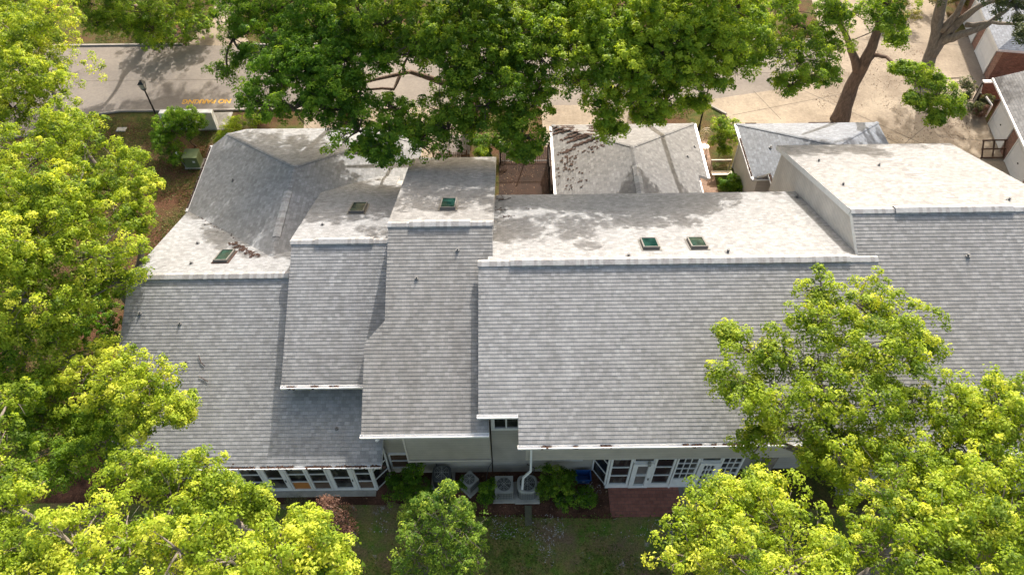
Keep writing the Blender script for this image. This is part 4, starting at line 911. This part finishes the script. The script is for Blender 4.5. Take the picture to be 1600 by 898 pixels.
def tree(label, lobes, mat=LB, base=None, r=.22, leaf=.095, dens=.95, seed=1, bk=BG, group='leafy trees around the townhouses', limbs=None, fork=None, flat=.72, cat='tree', name='tree', grow=1.12, shade_lobes=(), twig=True, **kw):
    """lobes in survey form (u, v, height, radius in photo px) -> real ellipsoids"""
    L = []
    for (u, v, z, rp) in lobes:
        c = G(u, v, z); rr_ = grow * rp * depth(c) / FPX; L.append((tuple(c), (rr_, rr_, rr_ * flat)))
    for (x_, y_, z_, r_) in shade_lobes: L.append(((x_, y_, z_), (r_, r_, r_ * flat)))  # unseen upper crown lobes, added to throw dappled shade on roofs and paving
    cx = sum(c[0] for c, _ in L) / len(L); cy = sum(c[1] for c, _ in L) / len(L); zt = sum(c[2] for c, _ in L) / len(L)
    b = Vector(base) if base is not None else Vector((cx + rnd.uniform(-.4, .4), cy + rnd.uniform(0, .8), 0)); b.z = 0
    T = thing(name, b, label, cat, group); rg_ = random.Random(seed)
    o, subs = foliage(L, mat, leaf, dens, seed, 'crown', T, b, **kw)
    m = MB(); fk = Vector(fork) if fork else Vector(b.lerp(Vector((cx, cy, 0)), .35) + Vector((0, 0, zt * .42)))
    tp = bez(b, fk, 5, 0, rg_, .15); m.tube(tp, [r * 1.5, r * 1.12, r, r * .95, r * .9, r * .85], 12)
    done = [(fk, r * .8)]
    if limbs:
        for lb in limbs: done += [(G(a_, b_, c_), d_) for a_, b_, c_, d_ in lb[len(lb) // 2:]]
    for c, rr_ in sorted(L, key=lambda t: (Vector(t[0]) - fk).length):
        cl = Vector(c); src, r0 = min(done, key=lambda t: (t[0] - cl).length - 1.2 * t[1]); r0 *= .72; ln = (cl - src).length
        pts = bez(src, cl, 6, .12 * ln * rg_.uniform(-.3, 1), rg_, .25 * ln)
        m.tube(pts, [r0 * (1 - .4 * i / 6) for i in range(7)], 8); done.append((cl, max(.03, r0 * .62)))
    if twig:
        for a, s_, rm in subs:
            pts = bez(a, s_, 3, .1, rg_, .12 * rm); m.tube(pts, [r * .12 + .008, r * .09 + .006, r * .06 + .005, .006], 5)
            d = (Vector(s_) - Vector(a))
            for q in range(2): e = Vector(s_) + Vector((rg_.uniform(-1, 1), rg_.uniform(-1, 1), rg_.uniform(-.3, .8))) * rm * .4; m.tube([Vector(s_) - d * .3, e], [.012, .005], 4)
    for lb in (limbs or []):
        pts = [G(u, v, z) for u, v, z, _ in lb]; pp = []; rr_ = []
        for i in range(len(pts) - 1):
            for t in (0, .34, .67): pp.append(pts[i].lerp(pts[i + 1], t) + Vector((rg_.uniform(-.04, .04),) * 3)); rr_.append(lb[i][3] * (1 - t) + lb[i + 1][3] * t)
        pp.append(pts[-1]); rr_.append(lb[-1][3]); m.tube(pp, rr_, 12)
    m.build('trunk', bk, T, smooth=True)
    return T

# near side, left
tree('bright yellow-green tree filling the top left corner beside the street', [(25, 60, 9, 85), (58, 130, 8.6, 66), (10, 5, 9, 70), (20, 170, 8, 60), (60, 40, 8, 40)], LB, seed=21, grow=1.2, r=.26)
tree('large bright tree at the left edge overlapping the lower corner of the end townhouse ridge', [(60, 250, 8.6, 78), (120, 300, 8.6, 85), (70, 380, 8.6, 100), (180, 300, 8, 62), (150, 400, 8, 75), (215, 350, 7.4, 28), (30, 470, 7.5, 80), (100, 480, 7, 62), (185, 440, 7, 30), (30, 330, 8.8, 70), (110, 215, 8, 45)], LB, seed=22, grow=1.2, r=.34, tbias=.42)
tree('yellow-green tree whose branch reaches over the lower left of the end townhouse roof', [(238, 595, 6.6, 42), (268, 640, 6.4, 34), (195, 600, 6.4, 50), (150, 570, 6, 38), (285, 650, 6.4, 18), (215, 655, 6.1, 32), (100, 560, 5.6, 50)], LB, seed=23, grow=1.2, r=.18, tbias=.62)
tree('shaded deep green tree at the left edge behind the bright front crowns', [(40, 560, 5, 70), (30, 640, 5, 62), (110, 640, 4.6, 60), (90, 700, 4.4, 60), (150, 700, 4, 42), (170, 640, 4.2, 40)], LM, seed=24, grow=1.45, r=.2, dens=1.0)
tree('light green round tree in front of the left sunroom windows', [(240, 745, 7.4, 48), (300, 755, 7.4, 58), (345, 780, 7.2, 45), (190, 735, 6.8, 38), (270, 790, 7.4, 60), (405, 795, 6.4, 28), (360, 760, 6.4, 20)], LB, seed=25, grow=1.05, r=.2, tbias=.42)
tree('brightest yellow-green tree spreading along the bottom left edge', [(120, 855, 9.8, 62), (200, 850, 10, 62), (280, 860, 10, 66), (360, 875, 10, 62), (440, 870, 9.6, 50), (500, 860, 9, 40), (530, 890, 8.6, 36), (480, 820, 8.8, 26), (60, 890, 9.6, 45), (160, 900, 10, 60), (480, 900, 9, 50)], LB, seed=26, grow=1.1, r=.3, tbias=.6, leaf=.095)
tree('mid green tree crown in the bottom left corner', [(10, 790, 9, 46), (15, 860, 9, 50), (-10, 720, 8, 45), (20, 620, 7.2, 30)], LB, seed=27, grow=1.25, r=.24, tbias=.3)
# near side, centre and right
tree('small feathery tree standing alone on the back lawn below the air conditioners', [(700, 785, 4.4, 26), (690, 815, 4.1, 38), (655, 830, 3.6, 32), (725, 830, 3.5, 32), (690, 860, 3.1, 46), (650, 870, 2.6, 34), (735, 870, 2.6, 26), (665, 900, 2.4, 40), (720, 900, 2.4, 36), (662, 785, 3.8, 12), (702, 762, 4.9, 8), (640, 800, 3.1, 14), (725, 800, 3.6, 14)], leaf_mat('leaf_feather', (.05, .12, .02), (.17, .29, .035), (.48, .58, .08), .5, (1.3, 1.3, .6)), seed=28, r=.09, leaf=.075, dens=1.0, clump=.13, per=26, flat=.9)
tree('tall pointed yellow-green tree in front of the broad roof at the right', [(1283, 455, 9.6, 26), (1345, 480, 9.4, 50), (1290, 505, 9.4, 40), (1400, 500, 9.2, 42), (1420, 550, 8.8, 34), (1350, 550, 9.2, 62), (1175, 550, 8.4, 36), (1230, 560, 8.6, 42), (1150, 600, 8.2, 36), (1200, 615, 8.3, 55), (1280, 600, 8.8, 60), (1360, 630, 8.8, 60), (1240, 670, 7.6, 45), (1310, 680, 8, 62), (1420, 640, 8.2, 42), (1135, 520, 8.4, 12), (1190, 690, 6.6, 30), (1325, 735, 6.4, 40), (1375, 720, 6.8, 36), (1270, 715, 6, 22)], LB, seed=29, grow=1.3, r=.26, tbias=.42, dens=.95, bk=BG, sub=13)
tree('bright tree at the right edge over the tallest townhouse eave', [(1500, 630, 9, 42), (1560, 640, 9.2, 55), (1610, 660, 9.2, 60), (1480, 680, 8.6, 45), (1540, 700, 9, 62), (1600, 750, 9, 70), (1470, 730, 8.4, 40)], LB, seed=30, grow=1.35, r=.26, tbias=.45, dens=.85)
tree('bright yellow-green tree in front of the french doors at the bottom right', [(1100, 815, 8.8, 48), (1160, 800, 9, 48), (1220, 820, 9, 62), (1080, 870, 9, 46), (1140, 870, 9.3, 66), (1230, 880, 9.3, 70), (1280, 840, 8.8, 40), (1130, 775, 8.4, 22), (1185, 770, 8.4, 24)], LB, seed=31, grow=1.2, r=.24, tbias=.52)
tree('leafy tree filling the bottom right corner with a grey limb showing', [(1400, 790, 8.8, 62), (1470, 790, 9, 62), (1540, 820, 9.2, 70), (1600, 850, 9.2, 70), (1440, 860, 9.4, 66), (1520, 890, 9.4, 66), (1370, 870, 9, 44), (1420, 730, 8, 48)], LB, seed=32, grow=1.4, r=.26, tbias=.4, dens=.85)
tree('bare twiggy shrub in front of the left sunroom door', [(465, 795, 1.2, 14)], LG, seed=33, r=.03, leaf=.03, dens=.15, cat='shrub', name='shrub', group='shrubs', flat=1.1)
tree('reddish-brown shrub between the bottom left crown and the lawn', [(518, 796, 3.2, 11), (534, 812, 3.1, 11), (545, 828, 3, 8), (508, 788, 3, 7)], LR, seed=34, r=.05, leaf=.07, dens=.3, per=24, sub=9, sr=(.3, .7), cat='shrub', name='shrub', group='shrubs')
# far side
tree('mid green tree over the street at the top left', [(165, 15, 4.6, 40), (225, 20, 4.8, 44), (285, 15, 4.6, 34), (240, 48, 3.8, 24), (150, 40, 4.4, 22), (125, 0, 5, 30), (200, 45, 4, 22)], LM, seed=41, base=G(233, 68, 0), grow=1.2, shade_lobes=[(-26, 48.5, 8.6, 2.8), (-22.5, 50, 9, 2.6), (-29.5, 49, 8, 2.4), (-25, 51, 11, 2.2), (-28, 54, 12, 2.6), (-22, 54, 12.5, 2.2)], r=.26, bk=BK)
tree('dark green tree hanging over the far driveway at the top', [(385, 15, 9, 42), (365, 60, 7.6, 22), (357, 110, 6.2, 20), (430, 20, 9, 50), (395, 45, 8, 26), (460, 55, 8.4, 34), (385, 85, 7, 14)], LD, seed=42, grow=1.3, shade_lobes=[(-18.5, 50, 9.5, 2.4), (-15.5, 48, 11, 2.4), (-20.5, 52.5, 9, 2), (-17, 55, 12, 2.6), (-13.5, 52, 12, 2.4)], r=.28, bk=BK)
tree('broad dark green oak overhanging the end townhouse garage wing', [(450, 80, 8.8, 42), (520, 130, 8.2, 40), (580, 60, 9, 44), (500, 15, 9.4, 44), (600, 95, 8.6, 26), (430, 120, 8.4, 40), (415, 165, 7.8, 30), (480, 105, 8.6, 48), (540, 90, 8.8, 52), (460, 170, 7.6, 40), (515, 170, 7.4, 40), (560, 205, 7, 38), (610, 215, 6.7, 34), (620, 175, 7, 28), (605, 248, 6.4, 16), (655, 225, 6.6, 28), (575, 235, 6.5, 18), (560, 150, 7.6, 30), (500, 50, 9, 46)], LD, seed=43, grow=1.35, shade_lobes=[(-9.5, 37.5, 13, 2.3), (-6, 35, 13.2, 2), (-8, 33.5, 12.6, 1.6), (-12, 40, 12, 2.2), (-10, 43.5, 12.5, 2.3), (-13.2, 43, 12, 2.0), (-7, 42, 13, 2)], r=.4, bk=BK, base=G(545, 196, 0), dens=.85, leaf=.115, tbias=.45)
tree('wide green oak behind the third townhouse with a bare forked limb over the sunny street', [(640, 85, 9, 30), (690, 70, 9.6, 44), (750, 20, 10, 52), (760, 110, 9, 46), (820, 60, 10, 50), (740, 195, 7, 22), (790, 190, 7.4, 26), (840, 140, 8.4, 34), (720, 115, 9, 30), (600, 40, 10, 54), (660, 60, 10, 50), (720, 30, 10.4, 56), (780, 60, 10, 58), (720, 90, 9.6, 40), (790, 120, 9, 50), (840, 90, 9.4, 46), (725, 140, 8.4, 30), (690, 175, 7.4, 32), (700, 205, 7, 28), (760, 165, 8, 30), (815, 175, 7.6, 40), (815, 215, 7, 30), (820, 240, 6.6, 16), (560, 20, 10, 48), (650, 205, 7, 22), (860, 30, 10, 46), (520, 10, 9.6, 36)], LM, seed=44, grow=1.3, shade_lobes=[(-2, 32.5, 13.5, 2.0), (.3, 31.6, 13.5, 1.6), (-4, 35, 13, 2), (0, 38, 14, 2.2)], r=.34, bk=BK, base=G(735, 198, 0), dens=.88, leaf=.115, tbias=.42, limbs=[[(735, 197, 0, .42), (742, 150, 2.6, .33), (735, 135, 4, .26), (690, 128, 5.6, .18), (640, 112, 6.6, .12), (560, 132, 7, .06)], [(628, 112, 6.5, .1), (615, 140, 6, .08), (560, 138, 6.4, .05)], [(742, 150, 2.6, .28), (790, 90, 6, .18), (800, 60, 8.4, .1)]])
tree('yellow-green oak crown behind the middle garage along the top edge', [(900, 15, 10.2, 50), (960, 75, 9.8, 52), (1030, 80, 9.8, 50), (1095, 75, 9.6, 50), (1150, 90, 8.8, 34), (905, 130, 8.6, 32), (980, 110, 9, 46), (1060, 20, 10.2, 54), (1140, 15, 10, 46), (1100, 125, 8.4, 32), (880, 60, 10, 42), (920, 40, 10, 54), (980, 50, 10.2, 56), (1050, 40, 10.4, 58), (1120, 50, 10, 52), (1170, 40, 9.4, 34), (890, 90, 9.4, 36), (950, 110, 9, 44), (1020, 110, 9, 46), (1080, 105, 8.8, 46), (1140, 95, 8.6, 34), (940, 170, 7.4, 34), (1000, 150, 7.8, 36), (1040, 160, 7.4, 30), (955, 205, 6.8, 18), (1060, 125, 8, 30), (1085, 165, 7, 14), (1010, 185, 7, 22)], LM, seed=45, grow=1.35, shade_lobes=[(2.5, 31.2, 13.4, 1.9), (5.5, 31.5, 13.6, 2), (8.6, 32.6, 13.5, 1.9), (10.8, 34.5, 13, 1.8), (6, 37, 13.5, 2.2)], r=.36, bk=BK, base=G(1000, 120, 0), dens=.88, leaf=.115, tbias=.66)
tree('leaning oak rising from the forecourt bed behind the right garage, its dark trunk in view', [(1195, 85, 8.6, 32), (1245, 95, 8.2, 40), (1285, 120, 7, 24), (1235, 135, 7, 24), (1300, 75, 7.6, 26), (1260, 45, 9, 36), (1330, 20, 9, 34), (1385, 40, 8.4, 20), (1390, 10, 9, 26), (1180, 40, 8.6, 28), (1300, 25, 9, 26), (1408, 110, 5.4, 14), (1435, 130, 5, 24), (1465, 155, 4.6, 26), (1490, 170, 4.4, 20), (1430, 160, 4.6, 14), (1465, 185, 4.3, 12), (1400, 60, 7, 14), (1215, 12, 9, 26)], LM, seed=46, grow=1.25, shade_lobes=[(17, 38.5, 13, 1.8), (20, 38, 13, 1.8), (15, 37, 12.5, 1.3), (23, 39, 12, 2)], r=.2, bk=BK, base=G(1312, 187, 0), dens=.72, leaf=.11, tbias=.5, fork=tuple(G(1345, 108, 3.6)), limbs=[[(1312, 188, 0, .62), (1318, 170, .8, .5), (1330, 135, 2.2, .42), (1345, 108, 3.6, .38), (1362, 75, 5.2, .3), (1374, 40, 6.8, .22), (1376, 20, 7.6, .2)], [(1340, 112, 3.4, .3), (1325, 60, 6, .16), (1300, 22, 7.6, .12), (1290, 0, 8.4, .08)], [(1348, 104, 3.8, .2), (1366, 86, 4.2, .14), (1385, 90, 4.6, .1), (1410, 115, 4.8, .08), (1450, 120, 4.8, .05), (1500, 122, 4.7, .03)]])
tree('old grey-barked oak with spreading bare limbs at the top right', [(1585, 10, 8.4, 36), (1600, 50, 8, 22), (1560, -10, 9, 40), (1500, -20, 9, 40), (1590, -20, 9, 40)], LG, seed=47, shade_lobes=[(29, 52.5, 12, 2.8), (31.5, 49, 11, 2.6), (26.5, 51, 12.5, 2)], r=.26, bk=BG, base=G(1440, 128, 0), dens=.6, leaf=.1, fork=tuple(G(1470, 45, 4)), limbs=[[(1440, 130, 0, .55), (1450, 100, 1.4, .42), (1462, 62, 3.2, .36), (1466, 25, 5, .34), (1475, -10, 7, .26)], [(1456, 85, 2.2, .36), (1470, 65, 3.2, .32), (1500, 55, 4.4, .22), (1540, 40, 5.6, .17), (1575, 15, 7, .1)], [(1470, 65, 3.2, .26), (1500, 32, 5, .24), (1530, 10, 6.4, .16), (1570, -5, 7.4, .1)], [(1472, 48, 4, .26), (1495, 22, 5.4, .18), (1505, 0, 6.6, .12)], [(1510, 40, 5, .16), (1550, 34, 6, .12), (1590, 38, 7, .07)]])

# shrubs and hedges
def shrub(label, lobes, mat, name='shrub', leaf=.07, dens=1.9, seed=1, cat='shrub', group='shrubs', **kw):
    kw.setdefault('flat', .95); kw.setdefault('grow', 1.12); return tree(label, lobes, mat, seed=seed, leaf=leaf, dens=dens, r=.05, cat=cat, name=name, group=group, clump=kw.pop('clump', .11), per=34, **kw)
shrub('tall dark green clipped shrub beside the left lamp and mail cabinets', [(268, 205, 1.6, 26), (290, 192, 1.9, 22), (305, 205, 1.5, 14), (265, 235, 1.0, 22), (278, 185, 2, 16), (255, 215, 1.2, 16), (275, 250, .6, 12), (312, 192, 1.6, 10)], LD, seed=51, bk=BK)
shrub('dark leafy bush at the foot of the wall below the third townhouse', [(640, 755, 1, 18), (625, 770, .8, 18), (655, 770, .7, 18), (648, 740, 1.3, 12), (615, 755, .8, 12)], LD, seed=52, bk=BK, tbias=.35)
shrub('round bright green bush between the air conditioner and the blue bin', [(862, 745, 1.3, 20), (878, 758, 1.1, 18), (855, 765, .9, 16), (882, 742, 1.2, 12)], LM, seed=53, bk=BK, tbias=.35)
shrub('low strappy dark plant clump right of the round green bush', [(902, 775, .4, 16), (915, 780, .3, 14), (885, 782, .3, 14)], LD, seed=54, tbias=.4)
shrub('dark plant clump between the small turned air conditioner and the square one', [(765, 762, .5, 12), (760, 775, .3, 12), (725, 755, .4, 8)], LD, seed=55, tbias=.35)
shrub('leafy green shrub growing by the middle garage beside the right lamp', [(1125, 200, 1.6, 14), (1138, 215, 1.3, 14), (1120, 222, 1.1, 12), (1132, 235, .8, 10), (1142, 198, 1.2, 9)], LM, seed=56, tbias=.5)
shrub('small green plant on the leafy ground beside the right garage wall', [(1140, 285, .4, 12), (1150, 292, .3, 10), (1132, 292, .3, 8)], LD, seed=57)
shrub('long green hedge across the street beside the far driveway', [(250, 60, 1.1, 24), (280, 55, 1.1, 26), (310, 50, 1.1, 20), (222, 52, 1.2, 20), (298, 30, 1.2, 24), (330, 25, 1.1, 12), (262, 32, 1.2, 24), (320, 40, 1, 14), (225, 25, 1.2, 22)], LM, name='hedge', cat='hedge', seed=58, leaf=.09, dens=.8, tbias=.35, group='hedges')
shrub('rounded golden yellow clipped hedge on the forecourt at the top right', [(1400, 18, .9, 22), (1420, 25, .8, 18), (1385, 12, .9, 20), (1405, 5, .9, 18), (1372, 25, .8, 16)], LY, name='hedge', cat='hedge', seed=59, leaf=.06, dens=1.6, group='hedges', flat=.5)
shrub('yellow-green hedge behind the grey-barked oak at the top edge', [(1500, 0, 1, 16), (1460, -2, 1, 16), (1525, 4, 1, 14), (1435, -8, 1, 14)], LY, name='hedge', cat='hedge', seed=60, leaf=.07, group='hedges', tbias=.3)
shrub('dark shrub row growing in the shaded bed beyond the courtyard', [(745, 225, .7, 14), (765, 222, .8, 14), (785, 228, .7, 12), (760, 240, .4, 10)], LD, seed=61, tbias=.25)
shrub('sprig of plant on the wall edge below the tree beside the third townhouse', [(752, 238, .9, 7), (758, 232, .8, 5)], LM, seed=62, leaf=.06)
shrub('spreading plant by the white downspout between the two brick houses', [(1510, 135, 1, 11), (1525, 172, .5, 11), (1540, 160, .6, 10), (1512, 150, .8, 7)], LG, seed=63)
shrub('red flowered plant at the end of the garden wall by the brick garage', [(1530, 178, .5, 7), (1537, 172, .5, 5)], LR, seed=64, leaf=.05)
shrub('sunny yellow-green strip of shrub along the kerb by the garage wing corner', [(360, 205, .5, 12), (350, 215, .4, 9), (370, 195, .5, 12), (345, 222, .3, 7)], LM, seed=65, tbias=.8)
shrub('low yellow shrub beside the garage wing under the oak', [(395, 190, .5, 12), (410, 185, .5, 12)], LM, seed=66, tbias=.6)
shrub('dense green shrub at the far left below the big bright tree', [(140, 490, 2, 40), (170, 520, 1.8, 30), (110, 520, 2, 40), (165, 470, 2, 25)], LD, seed=67, leaf=.1, dens=.7, tbias=.4)

# ---- uncountable ground cover: grass blades, fallen leaves, pale gravel
def scatter(name, areas, n, mat, size, zmax, seed, flatn=False, tb=.5, dens_noise=None):
    rg = np.random.default_rng(seed); P = []
    tot = sum((x1 - x0) * (y1 - y0) for x0, y0, x1, y1 in areas)
    for x0, y0, x1, y1 in areas:
        k = int(n * (x1 - x0) * (y1 - y0) / tot); p = np.stack([rg.uniform(x0, x1, k), rg.uniform(y0, y1, k), rg.uniform(.012, zmax, k)], 1)
        f = np.sin(p[:, 0] * 1.7 + seed) + np.sin(p[:, 1] * 2.3 + 2 * seed) + np.sin(p[:, 0] * .6 - p[:, 1] * .9) + rg.normal(0, .9, k)
        P.append(p[f > (-.4 if dens_noise is None else dens_noise)])
    P = np.concatenate(P); m = len(P); n_ = rg.normal(size=(m, 3)) * (.35 if flatn else .9) + np.array([0, 0, 1.]); n_ /= np.linalg.norm(n_, axis=1)[:, None]
    me = leaf_mesh(name, P, n_, size * rg.uniform(.5, 1.4, m), tb + rg.normal(0, .25, m), mat, (0, 0, 0)); leaf_mesh.rg = rg
    o = bpy.data.objects.new(name, me); COL.objects.link(o); o['kind'] = 'stuff'; return o
scatter('grass', [(-9, 8.5, 9, 12.2), (-28, 27, -17, 39), (7.9, 38.2, 13.4, 39.5), (-30, 47.6, -22.8, 54)], 60000, LW, .07, .06, 71)
scatter('fallen_leaves', [(20, 35, 29, 46), (-12, 36, -4, 39.5), (-9, 11, 4, 14), (-28, 24, -16.9, 38), (-.6, 27, 2.2, 34.5), (10.8, 27, 13.2, 34), (-5, 34, 2.4, 39), (26, 37, 29.5, 41), (-12, 13, -5.5, 13.2)], 17000, LL, .07, .03, 72, True)
scatter('pale_gravel', [(3.0, 12.6, 3.7, 13.6), (-7.5, 11.5, -5.2, 12.7), (3.2, 11.2, 6.6, 12.0), (.6, 9.6, 1.6, 11.2), (-1.0, 11.2, 2, 12.2)], 2200, plain('gravel', (.4, .37, .35), .9), .055, .03, 73, True, dens_noise=.3)
print('LEAVES', NLEAF)
